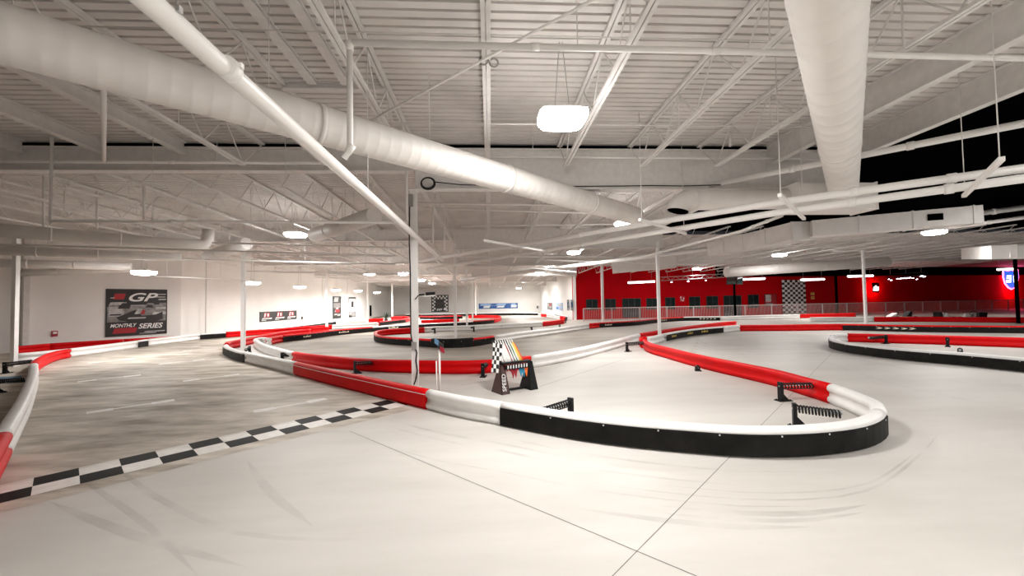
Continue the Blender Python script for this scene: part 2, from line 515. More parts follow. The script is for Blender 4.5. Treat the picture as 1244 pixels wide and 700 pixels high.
cols = [(553, 380, 18.1, .13, 'white column standing inside the small loop, thicker of the pair'),
        (567.2, 380, 27.0, .13, 'white column behind the small loop, between two spring anchors'),
        (574, 375, 36.5, .14, 'white column behind the small loop, third in the middle row from the loop'),
        (578, 372, 45.7, .14, 'thin white column behind the far red loop, fourth in the middle row'),
        (580.8, 371, 54.9, .14, 'thinnest white column at the rear of the middle row'),
        (800.3, 370, 18.1, .12, 'white column standing at the tip of the red hairpin'),
        (732, 365, 27.0, .15, 'white column in front of the red wall by its left end'),
        (1050.5, 360, 22.0, .115, 'white column in front of the red wall beside the small lit sign'),
        (295.5, 390, 17.3, .135, 'white column standing inside the left hairpin of the barriers'),
        (397, 375, 28.6, .14, 'white column in front of the tall narrow posters'),
        (446.5, 370, 38.5, .13, 'white column just right of the tall narrow posters'),
        (476.5, 370, 47.5, .12, 'thin white column in the left rear corner of the hall'),
        (18, 390, 14.0, .125, 'white column at the left edge before the corner wall')]
for x, y, Y, w, lab in cols:
    column(colpx(x, y, Y), Y, w, lab)
column(colpx(1235.5, 360, 22.5), 22.5, .125, 'black column in front of the lit shield sign', m_='blackpaint', top=deckz(22.5)-.6)
column(colpx(1016, 355, 37.0), 37.0, .17, 'black column against the red wall right of the checkered panel', m_='blackpaint', top=3.95)

# ------------------------------------------------------------------ barriers
BH = .345
PROF = [(-.055, 0), (-.06, .03), (-.084, .042), (-.09, .08), (-.084, .112), (-.056, .135), (-.05, .17), (-.056, .21), (-.084, .235), (-.09, .275), (-.08, .31), (-.052, .335), (-.02, .345)]
PROF = PROF+[(-a, z) for a, z in PROF[::-1]]
HEAD = .0
def mark_quads(q, pts, side, z0, z1, marks, off):
    """small printed chevrons or blocks along a strip; marks = (fraction, length, kind)"""
    n = len(pts)
    cum = [0]
    for i in range(n-1): cum.append(cum[-1]+(pts[i+1]-pts[i]).length)
    def P(s):
        s = max(0, min(cum[-1], s))
        for i in range(n-1):
            if cum[i+1] >= s:
                a = pts[i]; b = pts[i+1]; t = (s-cum[i])/max(1e-6, cum[i+1]-cum[i])
                d = (b-a).normalized(); return a.lerp(b, t)+Vector((-d.y, d.x, 0))*side*off
        return pts[-1]
    for fr, ln, kind in marks:
        s0 = fr*cum[-1]
        if kind == 'chev':
            k = 5; w = ln/k
            for i in range(k):
                a = s0+i*w; zm = (z0+z1)/2
                for (za, zb, sa, sb) in ((z0, zm, 0, .45*w), (zm, z1, .45*w, 0)):
                    q.face([P(a+sa)+Vector((0, 0, za)), P(a+sa+.42*w)+Vector((0, 0, za)), P(a+sb+.42*w)+Vector((0, 0, zb)), P(a+sb)+Vector((0, 0, zb))])
        else:
            k = 6; w = ln/k
            for i in range(k):
                a = s0+i*w
                zz = z1-(.03 if i % 3 == 1 else 0)
                q.face([P(a)+Vector((0, 0, z0)), P(a+.68*w)+Vector((0, 0, z0)), P(a+.74*w)+Vector((0, 0, zz)), P(a+.08*w)+Vector((0, 0, zz))])
NB = 0
def chain(px, secs, flip_tips=True, group='track barrier sections', world=None):
    """px: pixels of the visible foot of the wall; secs: (i0, i1, colour, strip, label, marks)"""
    if world is None:
        B = [at(p_[0], p_[1]) for p_ in px]
        C = []
        for i, p in enumerate(B):
            t = (B[min(i+1, len(B)-1)]-B[max(i-1, 0)]); t.normalize()
            n = Vector((-t.y, t.x, 0)); v = Vector((p.x, p.y, 0)).normalized()
            dt = n.dot(v)
            n = n*max(-1, min(1, dt*4))
            if len(px[i]) > 2: n = Vector((-t.y, t.x, 0))*px[i][2]
            C.append(p+n*.07)
    else:
        C = [Vector((x, y, 0)) for x, y in world]
    S, idx = smooth(C)
    for sec in secs:
        i0, i1, colr, strp, lab = sec[:5]
        marks = sec[5] if len(sec) > 5 else None
        a, b = idx[i0], idx[i1]
        seg = [Vector(v) for v in S[a:b+1]]
        d0 = (seg[1]-seg[0]).normalized(); d1 = (seg[-1]-seg[-2]).normalized()
        seg[0] = seg[0]+d0*.006; seg[-1] = seg[-1]-d1*.006
        mid = seg[len(seg)//2].copy()
        t = thing('barrier_section', (mid.x, mid.y, 0), lab, 'barrier', group)
        loc = [v-Vector((mid.x, mid.y, 0)) for v in seg]
        q = MB(); q.sweep(loc, PROF, smooth=True)
        bo = q.build('rail_body', M[colr], t)
        # steel joining plugs at both ends
        if strp:
            j = len(seg)//2
            tdir = (seg[min(j+1, len(seg)-1)]-seg[max(j-1, 0)]).normalized(); nn = Vector((-tdir.y, tdir.x, 0))
            side = -1 if nn.dot(Vector((mid.x, mid.y, 0))) > 0 else 1
            if strp == 'far': side = -side
            z1 = .275
            pr = [(side*.086, .015), (side*.102, .02), (side*.104, z1-.02), (side*.100, z1), (side*.088, z1)]
            q = MB(); q.sweep(loc, pr, smooth=False)
            if strp == 'full':
                q.sweep(loc, [(-.098, .0), (-.105, .02), (-.105, .33), (-.07, .375), (.07, .375), (.105, .33), (.105, .02), (.098, .0)], smooth=False)
            so = q.build('rub_strip', M['rubber'], t)
            # white screw heads along the upper edge of the strip
            q = MB()
            L_ = 0; last = -.5
            for v0, v1 in zip(loc, loc[1:]):
                L_ += (v1-v0).length
                if L_-last > .55:
                    last = L_
                    dd = (v1-v0).normalized(); n2 = Vector((-dd.y, dd.x, 0))*side
                    q.box(v0+n2*.1045+Vector((0, 0, z1-.018)), (.016, .008, .016), dd)
            if last > 0:
                so2 = q.build('screw_heads', M['printwhite'], t)
            else:
                q.bm.free()
            if marks:
                q = MB(); mark_quads(q, loc, side, .13, .215, [(f, l, k) for f, l, k, c in marks], .1065)
                plab(q.build('printed_marks', M[marks[0][3]], t), 'pale printed marks on the black strip')
        elif colr == 'red' and len(seg) > 8:
            j = len(seg)//2
            tdir = (seg[j+1]-seg[j-1]).normalized(); nn = Vector((-tdir.y, tdir.x, 0))
            side = -1 if nn.dot(Vector((mid.x, mid.y, 0))) > 0 else 1
            if 'seam' in (sec[6] if len(sec) > 6 else ''):
                q = MB(); q.sweep(loc, PROF and [(side*.089, .045), (side*.096, .05), (side*.096, .255), (side*.089, .26)])
                q.build('face_sheet', M['red'], t)
                q = MB(); q.sweep(loc, [(side*.088, .262), (side*.0975, .262), (side*.0975, .272), (side*.088, .272)])  # pale strip stands in for the highlight on the seam
                plab(q.build('seam_highlight', M['printwhite'], t), 'thin pale strip painted as the highlight along the red barrier seam')
    return S

# near loop, front wall and far red wall
chain([(296, 424), (283, 426), (276, 429), (275, 431.5), (282, 435.8), (289, 438.9), (297.6, 441), (326.8, 448), (357.2, 456), (408, 469.8), (440.7, 478), (477, 487.6), (518, 498),
       (560.7, 508.6), (608.5, 517.4), (653.6, 526.3), (707, 536), (760.7, 543.4), (800, 547.5), (837, 550.8), (874, 554), (911.5, 556), (948.6, 556.2), (985.8, 554.8), (1023, 550.9, 1), (1050, 545.6, 1), (1067, 538.5, 1), (1076, 529, 1), (1073, 517, 1), (1044.6, 507.8, -1), (1026, 498.8, -1), (1006.5, 490.6, -1), (975, 480.5, -1), (945.3, 470.8, -1), (908, 461.3, -1), (870, 452.4, -1), (836, 443.6, -1), (809.3, 435.6, -1), (792.3, 430.6, -1), (784.5, 427, -1), (781, 423, -1)]
      , [(2, 6, 'white', 'near', 'white barrier section with black strip curving round the left hairpin'),
         (6, 8, 'white', None, 'white barrier section just left of the long red one by the checkered line'),
         (8, 12, 'red', None, 'long red barrier section ending at the checkered start line', None, 'seam'),
         (12, 14, 'white', None, 'white barrier section between the red one and the long black one'),
         (14, 27, 'white', 'near', 'long white topped barrier section with black strip, curving across the front'),
         (27, 31, 'white', None, 'white barrier section closing the round nose of the near loop'),
         (31, 40, 'red', None, 'long red barrier section with springs behind it, right of the flag stand')])
# red tip to white, black with printed marks, white, red, black with chevrons
chain([(781, 423), (781.5, 419.5), (787, 419.6), (794.7, 418.8), (809.2, 414.8), (843, 408.3), (878.5, 404.5), (899, 402.7), (960, 402.2), (1024, 401.5), (1095, 403.3), (1170, 404.4), (1250, 405.2)]
      , [(0, 2, 'red', None, 'short red barrier piece at the tip of the hairpin'),
         (2, 4, 'white', None, 'short white barrier section inside the hairpin tip'),
         (4, 6, 'white', 'near', 'black faced barrier section with three gold and white printed marks', [(.10, .55, 'txt', 'gold'), (.42, .55, 'txt', 'cream'), (.66, .6, 'txt', 'cream')]),
         (6, 7, 'white', None, 'small white barrier section right of the black one with printed marks'),
         (7, 9, 'red', None, 'straight red barrier section behind the right hand bend'),
         (9, 12, 'red', 'near', 'black faced red topped barrier section with pale chevrons', [(.20, 1.5, 'chev', 'cream')])])
# wall behind the flag stand
chain([(326, 420), (316, 419), (311, 420.5), (313, 424), (319, 428.5), (335, 434.8), (355, 440.6), (380, 444.8), (428.6, 450.2), (465, 452.6), (501.5, 453.8), (529.4, 454.5), (560.7, 454.8), (597, 453.4), (625, 450.3), (645.5, 447.4),
       (660, 445.2), (700, 437), (748, 424), (778, 415), (800, 410.5), (840, 403.5), (870, 399.3), (895, 396.8)]
      , [(0, 2, 'white', None, 'short white barrier section bent back at the left inner hairpin'),
         (2, 6, 'white', None, 'white barrier section curving from the left inner hairpin to the red one'),
         (6, 15, 'red', None, 'long red barrier section running behind the flag stand'),
         (15, 19, 'white', None, 'white barrier section sweeping from the flag stand to the hairpin tip'),
         (19, 23, 'red', None, 'red barrier section just beyond the black one with printed marks')])
chain([(326, 419.6), (343.7, 416), (373, 412.6), (409, 407.8), (453, 403.4), (501.5, 399.6), (540, 397.6), (575, 395.5)]
      , [(0, 1, 'red', None, 'short red barrier section beside the left inner hairpin'),
         (1, 4, 'red', 'near', 'red topped black faced barrier section left of the small loop', [(.18, .5, 'txt', 'cream'), (.60, .8, 'txt', 'cream')]),
         (4, 7, 'white', 'near', 'white topped black faced barrier section passing behind the small loop', [(.15, .8, 'txt', 'cream')])])
# back wall of the left hairpin
chain([(276, 427), (281, 424), (292, 421.5), (310, 417.3), (330, 412.8), (352, 409.3), (378, 406.2)]
      , [(0, 6, 'red', None, 'red barrier section curving along the rear of the left hairpin')])
chain([(352, 408), (377, 404.8), (400, 403)]
      , [(1, 2, 'red', None, 'short red barrier piece before the red barrier under the banner')])
# along the poster wall
chain([(86, 434.6), (118, 430.2), (150, 425.6), (167, 423), (179.5, 421), (210.7, 417), (243, 413), (274.5, 410.6), (310, 407.8), (345, 405), (403.5, 400.4), (430, 399.2), (460, 397.6)]
      , [(0, 3, 'white', None, 'white barrier section before the large race poster'),
         (3, 4, 'white', 'near', 'short black faced barrier section before the large race poster'),
         (4, 6, 'white', None, 'white barrier section right of the large race poster'),
         (6, 7, 'white', 'near', 'black faced barrier section left of the column inside the left hairpin'),
         (7, 10, 'red', None, 'long red barrier section under the wide black banner'),
         (10, 12, 'white', None, 'white barrier section under the tall narrow posters')])
chain([(86, 435), (76, 436.8), (66.8, 439.6), (58, 443), (51.5, 446.6), (45, 451), (41, 456), (40.5, 468), (36, 486), (28.5, 508), (22, 522.5), (14.6, 538), (4.9, 557.8), (-12, 592), (-38, 640)]
      , [(0, 6, 'red', None, 'curved red barrier section in the left foreground corner'),
         (6, 12, 'white', None, 'scuffed white barrier section running along the left photo edge'),
         (12, 14, 'red', None, 'red barrier section cut off by the left photo edge')])
# second line of barriers by the poster wall (tops seen above the white ones)
def toppx(l): return [(v.x, v.y) for v in (at(x, y, BH) for x, y in l)]
chain(None, [(0, 1, 'red', None, 'red barrier section along the foot of the large race poster wall, left part'), (1, 2, 'red', None, 'red barrier section along the foot of the large race poster wall, middle part'),
             (2, 3, 'red', None, 'red barrier section along the foot of the large race poster wall, right part')],
      world=[(x*1.015, y*1.015) for x, y in toppx([(14, 422), (60, 418), (150, 412.6), (212, 408.9)])])
chain([(18, 442), (40, 440), (62, 437.5), (84, 434.8)], [(0, 3, 'white', None, 'white barrier section behind the curved red one at the left column')])
chain(None, [(0, 2, 'white', 'near', 'black faced barrier section along the wall under the banner'), (2, 3, 'white', 'near', 'black faced barrier section along the wall under the tall posters')],
      world=[(-14.9, 26.6), (-14.4, 28), (-14.0, 31.8), (-13.9, 36.5)])

# small loop
chain([(602, 412), (606, 413.5), (607, 415), (600.8, 417.2), (585, 419.8), (575, 421.2), (560.7, 422.5), (540, 423.1), (524, 422.4), (501.5, 420.6), (483, 419.5), (465, 417.6), (458.5, 415.8), (456.6, 412.5), (459, 409.6), (468, 407.8), (485, 406.4), (516, 404.6)]
      , [(3, 5, 'red', 'near', 'red topped black faced barrier section of the small loop, beside the flag tips'),
         (5, 8, 'red', 'full', 'fully black padded barrier section of the small loop'),
         (8, 13, 'red', 'near', 'red topped black faced barrier section at the rounded end of the small loop'),
         (13, 17, 'red', None, 'red barrier section on the far side of the small loop')])
chain([(516, 404.4), (529, 403.5), (566.8, 402), (609, 399.6), (635, 398.2), (659.5, 396.8), (686, 393.6)]
      , [(0, 3, 'white', None, 'white barrier section on the far side of the small loop'),
         (3, 5, 'white', None, 'white barrier section between the small loop and the far red block'),
         (5, 6, 'red', None, 'short tall-looking red barrier section in mid distance before the white wall')])
chain([(603, 416.6), (620, 413.8), (632, 411.9), (668.6, 406.9), (716, 399.7), (728, 398.4), (770, 395.8), (800, 392.3), (831, 390.2), (850, 389.9), (875, 389.8), (900, 388.8), (940, 387.7), (972, 386.9), (1005, 386), (1040, 385.2), (1100, 384)]
      , [(0, 4, 'white', None, 'long white barrier section right of the small loop'),
         (4, 5, 'red', None, 'short red barrier section at the end of the long white one'),
         (5, 8, 'red', 'near', 'red topped black faced barrier section before the railing', [(.05, .6, 'txt', 'cream'), (.70, 1.0, 'chev', 'cream')]),
         (8, 10, 'white', 'near', 'white topped black faced barrier section before the railing', [(.45, 1.3, 'chev', 'cream')]),
         (10, 13, 'white', None, 'white barrier section before the checkered panel'),
         (13, 15, 'red', None, 'red barrier section between the checkered panel and the white column')])
chain([(985, 391.3), (1025, 391.2), (1062, 391.2), (1130, 391.2), (1180, 391.8), (1250, 392.5)]
      , [(0, 2, 'white', None, 'white barrier section at the foot of the white column near the small lit sign'),
         (2, 5, 'red', None, 'long red barrier section before the parked karts')])
# loop at the far right
chain([(1027, 413.5), (1018, 415), (1012.5, 418.5), (1012, 424), (1028.6, 428.9), (1053, 432.6), (1077, 435.8), (1130, 441.3), (1162.6, 444), (1205, 448.5), (1260, 454.5)]
      , [(2, 10, 'white', 'near', 'white topped black faced barrier section of the right hand loop'),
         ])
chain([(1012, 421), (1013, 417.5), (1020, 415.8), (1030, 415.6), (1055, 416.2), (1094, 417.5), (1130, 418.5), (1167, 419.9), (1260, 423.4)]
      , [(1, 3, 'white', None, 'short white barrier piece at the nose of the right hand loop'),
         (3, 8, 'red', None, 'red barrier section on the far side of the right hand loop')])
# far end of the hall
chain([(425, 392.6), (446, 391.9), (466, 391.0)], [(0, 1, 'white', None, 'far white barrier section right of the tall narrow posters'), (1, 2, 'red', None, 'far red barrier section left of the little plant')])
chain([(461, 396), (478, 393.6), (492.5, 391.8), (497, 389.6), (490, 388), (476, 388.8)], [(0, 2, 'red', 'near', 'far black faced barrier section bending beside the nearest column'), (2, 5, 'red', None, 'far red barrier tip beside the nearest column')])
chain([(510, 388), (530, 388.2), (548, 387.8), (562, 387.4)], [(0, 1, 'red', 'near', 'far black faced barrier section under the square checkered poster'), (1, 3, 'red', 'near', 'far black faced barrier section behind the middle columns')])
chain([(512, 393.8), (535, 392.9), (558, 392.2)], [(0, 2, 'red', None, 'far thin red barrier section behind the small loop')])
chain([(558, 396), (572, 395.2), (585, 394.3), (600, 392.6), (606.5, 390.6), (607, 388), (600, 387), (584, 386.8), (569, 387)], [(0, 3, 'red', 'near', 'black faced barrier section of the far loop'), (3, 5, 'red', None, 'red barrier tip of the far loop'), (5, 8, 'red', None, 'red barrier on the far side of the far loop under the blue banner')])
chain([(686, 390.5), (684, 388.6), (680, 388.4), (668, 386.3), (664, 385.5), (657, 384.8)], [(0, 2, 'red', None, 'little red barrier end near the white return wall'), (2, 4, 'white', None, 'far white barrier section near the two small posters'), (4, 5, 'red', None, 'far little red barrier piece in the rear right corner')])
chain(None, [(0, 1, 'white', 'near', 'black faced barrier section along the rear wall, left part'), (1, 2, 'white', 'near', 'black faced barrier section along the rear wall under the blue banner'), (2, 3, 'white', 'near', 'black faced barrier section along the rear wall, right part')],
      world=[(-11, 52.5), (-4, 52), (3.5, 51), (6, 49)])
chain(None, [(0, 1, 'white', 'near', 'black faced barrier section along the foot of the white return wall')], world=[(7.3, 44), (7.3, 36.8)])

# ------------------------------------------------------------------ spring anchors behind the barriers
def anchor(p, toward, label, length=.62, h=.34):
    p = Vector((p[0], p[1], 0)); d = Vector((toward[0]-p.x, toward[1]-p.y, 0)); L_ = min(length, d.length); rz = math.atan2(d.y, d.x)
    t = thing('spring_anchor', p, label, 'anchor', 'spring anchors behind the barriers', rz)
    q = MB(); q.box((.02, 0, .006), (.26, .15, .012)); 
    for sx in (-.08, .12):
        for sy in (-.05, .05): q.tube([(sx, sy, .01), (sx, sy, .03)], .012, 6)
    q.build('base_plate', M['black'], t)
    q = MB(); q.box((-.03, 0, h/2), (.05, .09, h))
    q.prism([(-.01, -.008, .01), (.13, -.008, .01), (-.01, -.008, .16)], (0, .016, 0))
    q.build('upright', M['black'], t)
    q = MB(); pts = []; n = 13
    for i in range(n*10+1):
        a = 2*PI*i/10; x = .0+(L_)*i/(n*10)
        pts.append((x, .052*math.cos(a), h*.78+.052*math.sin(a)-.03*i/(n*10)))
    q.tube(pts, .0115, 5); q.build('coil_spring', M['black'], t)
    q = MB(); q.tube([(-.06, 0, h*.78), (L_, 0, h*.75)], .011, 6)
    for k in range(4):
        xx = L_*(.78+.07*k); q.tube([(xx, 0, h*.755), (xx+.02, 0, h*.755)], .034, 8)
    plab(q.build('eye_bolt', M['chrome'], t), 'bright steel rod with collars through the spring')
    return t
anchor(at(950.5, 487), at(998, 484), 'black spring anchor bracket behind the long red barrier near the white nose', .85)
anchor(at(969, 519), at(1022, 524), 'black spring anchor showing above the front barrier near the white nose', .8)
anchor(at(692, 510), at(655, 521), 'black spring anchor showing above the middle of the front barrier', .7)
anchor(at(762.5, 427.3), at(783, 424.5), 'black spring anchor at the tip of the red hairpin', .95)
anchor(at(432.5, 454), at(455, 451.5), 'black spring anchor before the red barrier left of the cabled column', .75)
anchor(at(587, 458), at(592, 453), 'black spring anchor seen end-on beside the flag stand', .4)
anchor(at(848, 450.5), at(846, 447.5), 'low black spring anchor under the long red barrier', .2, .1)
anchor(at(303, 428.5), at(289, 436), 'black spring anchor inside the left hairpin by the column', .6, .26)
anchor(at(343.5, 438.5), at(357, 439.5), 'black spring anchor between white and red barriers left of centre', .6, .28)
anchor(at(528, 405.2), at(523, 404.0), 'black spring anchor on the far side of the small loop, left of two', .5)
anchor(at(575.5, 403.2), at(570, 402.0), 'black spring anchor on the far side of the small loop, right of two', .5)
anchor(at(1076, 417.8), at(1056, 418.5), 'black spring anchor inside the right hand loop near its nose', .9)
anchor(at(1151.5, 421.5), at(1151.8, 419.3), 'black spring anchor seen end-on inside the right hand loop', .3)
anchor(at(1166.5, 428.5), at(1164, 441), 'low black bracket on the floor of the right hand loop', .1, .12)
anchor(at(7, 454), at(40, 448), 'black spring anchor beside the left edge column', .85)
anchor(at(-4, 478), at(30, 474), 'black spring anchor at the left photo edge with long coil', .8)
anchor(at(646, 401.2), at(640, 398.4), 'little spring anchor on the floor beyond the long white barrier', .3, .2)
anchor(at(680, 397.6), at(676, 404), 'little spring anchor behind the long white barrier', .3, .2)
anchor(at(687, 392.5), at(684, 389.5), 'dark spring anchor beside the far red barrier end', .4, .4)
q = MB(); c = at(-8, 463); q.box((c.x, c.y, .03), (.8, .5, .06), (1, .3, 0)); tag(q.build('floor_pad', M['bluepad']), 'blue pad lying on the floor at the left photo edge', 'pad')

# ------------------------------------------------------------------ floor markings
T1 = at(41.3, 581.1); T3 = at(144.5, 558.3); B1 = at(36.4, 604.4)
u = (T3-T1)/2; tile = u.length; u.normalize(); v = Vector((u.y, -u.x, 0))
if v.dot(B1-T1) < 0: v = -v
row = (at(97.2, 589.2)-at(96, 569.6)).dot(v)/2
q = MB()
for i in range(-6, 16):
    for r in range(2):
        a = T1+u*(tile*i)+v*(row*r)
        k = (i+r) % 2
        if k == 0:
            q.face([a+w_+Vector((0, 0, .004)) for w_ in (Vector(), u*tile, u*tile+v*row, v*row)], 0)
        else:
            g = .05 if r == 0 else 0
            q.face([a+w_+Vector((0, 0, .004)) for w_ in (v*g, u*tile+v*g, u*tile+v*row, v*row)], 1)
            if r == 0:
                q.face([a+w_+Vector((0, 0, .004)) for w_ in (v*0, u*tile, u*tile+v*.035, v*.035)], 1)
tag(q.build('start_line', [M['tapeblack'], M['tapewhite']]), 'black and white checkered start line taped across the track', 'start line')
dash = [((105, 502), (212, 486.3), .055, 'grid dash nearest the left barrier, long white line with widened ends'), ((308, 500.5), (396, 484.8), .055, 'grid dash closest to the long red barrier, white with widened ends'),
        ((94, 464.3), (171, 455.8), .05, 'white grid dash in the second row, left one'), ((222, 463.5), (291, 455), .05, 'white grid dash in the second row, right one'),
        ((107, 441.5), (163, 436.3), .05, 'white grid dash in the third row, left one'), ((193, 442.7), (249, 437), .05, 'broken white grid dash in the third row, right one'),
        ((222, 426.3), (265, 424.2), .05, 'white grid dash in the fourth row'), ((209, 421.8), (243, 420.3), .05, 'faint white grid dash farthest along the start straight'),
        ((258, 459), (292, 454.5), .0, '')]
for a, b, w_, lab in dash:
    if not w_: continue
    A = at(*a); B = at(*b); d = (B-A).normalized(); n = Vector((-d.y, d.x, 0))
    q = MB()
    strip(q, A, B, w_*1.6, .0042)
    for P_, s in ((A, 1), (B, -1)):
        strip(q, P_, P_+d*.34*s, .21, .0046)
    tag(q.build('grid_dash', M['tapewhite'], origin=(A+B)/2), lab, 'floor marking', 'start grid dashes')

mm_ = bpy.data.materials.new('faint tyre rubber'); mm_.use_nodes = True
nt = mm_.node_tree; N = nt.nodes; Lk = nt.links
bs_ = N['Principled BSDF']; bs_.inputs['Base Color'].default_value = (.10, .09, .08, 1); bs_.inputs['Roughness'].default_value = .7
tr_ = N.new('ShaderNodeBsdfTransparent'); mxs = N.new('ShaderNodeMixShader'); tc_ = N.new('ShaderNodeTexCoord'); nz_ = N.new('ShaderNodeTexNoise'); nz_.inputs['Scale'].default_value = 1.6; nz_.inputs['Detail'].default_value = 6
rp_ = N.new('ShaderNodeMapRange'); rp_.inputs['From Min'].default_value = .36; rp_.inputs['From Max'].default_value = .72; rp_.inputs['To Max'].default_value = .15
Lk.new(tc_.outputs['Object'], nz_.inputs['Vector']); Lk.new(nz_.outputs['Fac'], rp_.inputs['Value']); Lk.new(rp_.outputs['Result'], mxs.inputs['Fac'])
Lk.new(tr_.outputs[0], mxs.inputs[1]); Lk.new(bs_.outputs[0], mxs.inputs[2]); Lk.new(mxs.outputs[0], N['Material Output'].inputs['Surface'])
q = MB()
def mark(pts, w_, z_):
    S_, _ = smooth([at(x, y) for x, y in pts], .3)
    for i in range(len(S_)-1):
        d0 = (S_[min(i+1, len(S_)-1)]-S_[max(i-1, 0)]).normalized(); d1 = (S_[min(i+2, len(S_)-1)]-S_[i]).normalized()
        tp = lambda i_: max(.06, math.sin(PI*i_/(len(S_)-1))**.6) if 0 < i_ < len(S_)-1 else .06
        n0 = Vector((-d0.y, d0.x, 0))*w_/2*tp(i); n1 = Vector((-d1.y, d1.x, 0))*w_/2*tp(i+1); up_ = Vector((0, 0, z_))
        q.face([S_[i]-n0+up_, S_[i]+n0+up_, S_[i+1]+n1+up_, S_[i+1]-n1+up_])
front = [(470, 497), (540, 515), (609, 527), (700, 546), (800, 560), (900, 569), (985, 569), (1052, 559), (1100, 540), (1122, 515), (1105, 492)]
for k_ in range(9):
    o_ = 4+k_*8.5; c_ = [(x+(o_*.5 if x > 1060 else 0), y+o_*(1 if x < 1080 else .3)) for x, y in front]
    a_ = random.randint(0, 4); mark(c_[a_:a_+random.randint(4, 7)], random.uniform(.03, .09), .0030+.0002*k_)
for k_ in range(10):
    y_ = 402+3.1*k_
    mark([(985+6*k_, y_+1.5), (930-k_*1.5, y_+1), (880-k_*3, y_+2.0), (850-2*k_, y_+6+k_*.5), (858+4*k_, y_+13+k_), (905+6*k_, y_+22+k_*1.2)], random.uniform(.05, .14), .0052+.0002*k_)
for k_ in range(16):
    x_ = random.uniform(60, 330); y_ = random.uniform(440, 560)
    L__ = random.uniform(50, 150)
    mark([(x_, y_), (x_+L__*.5, y_-L__*.07), (x_+L__, y_-L__*.12)], random.uniform(.06, .2), .0034+.0001*k_)
for pts_ in ([(130, 560), (200, 610), (290, 648), (380, 656), (460, 655)], [(95, 580), (180, 640), (240, 700)], [(300, 560), (330, 600), (380, 640)], [(60, 610), (160, 650), (300, 690)], [(1000, 440), (1100, 470), (1240, 500)], [(1020, 432), (1120, 452), (1240, 470)]):
    mark(pts_, random.uniform(.05, .10), .0036+.0001*len(pts_))
tm_ = q.build('tyre_marks', mm_); tag(tm_, 'faint dark tyre marks scattered over the concrete floor', 'tyre marks', kind='stuff')

# ------------------------------------------------------------------ flag stand
FS = at(607.5, 477.5); FE = at(643.5, 471.5)
d = FE-FS; wid = d.length; rz = math.atan2(d.y, d.x)
fs = thing('flag_stand', FS, 'black flag rack with slanted end panels and slotted bar, full of flags', 'flag stand', None, rz)
def panel(x, m_, nm):
    q = MB()
    q.prism([(x-.1, -.20, 0), (x+.1, -.20, 0), (x+.075, -.03, .58), (x-.02, -.03, .58)], (0, .02, 0))
    q.prism([(x-.1, .22, 0), (x+.1, .22, 0), (x+.075, .05, .58), (x-.02, .05, .58)], (0, -.02, 0))
    q.prism([(x-.1, -.20, 0), (x-.1, .22, 0), (x-.02, .05, .58), (x-.02, -.03, .58)], (.02, 0, 0))
    q.prism([(x+.08, -.20, 0), (x+.08, .22, 0), (x+.06, .05, .58), (x+.06, -.03, .58)], (.02, 0, 0))
    return q.build(nm, M[m_], fs)
p1 = panel(.02, 'brown', 'end_panel'); plab(p1, 'dark brown end panel with white lettering')
panel(wid-.02, 'black', 'end_panel')
q = MB(); q.bar((.1, 0, .04), (wid-.1, 0, .04), .05, .04); q.build('lower_bar', M['black'], fs)
q = MB(); q.bar((.02, -.03, .60), (wid-.02, -.03, .60), .14, .04); q.bar((.08, -.09, .52), (wid-.08, -.09, .52), .02, .10)
sl = q.build('slotted_bar', M['black'], fs)
q = MB()
for i in range(8): q.box((.14+i*(wid-.28)/7, -.102, .525), (.025, .008, .07))
q.build('slot_marks', M['printwhite'], sl)
tx = bpy.data.curves.new('panel_lettering', 'FONT'); tx.body = 'SPEED'; tx.size = .13; tx.extrude = .002
to = bpy.data.objects.new('panel_lettering', tx); COL.objects.link(to); to.parent = p1
to.matrix_local = Matrix.Translation((.03, -.207, .06)) @ Matrix.Rotation(math.radians(-16), 4, 'X') @ Matrix.Rotation(PI/2, 4, 'X') @ Matrix.Rotation(math.radians(84), 4, 'Z')
tx.materials.append(M['printwhite']); to_mesh(to)
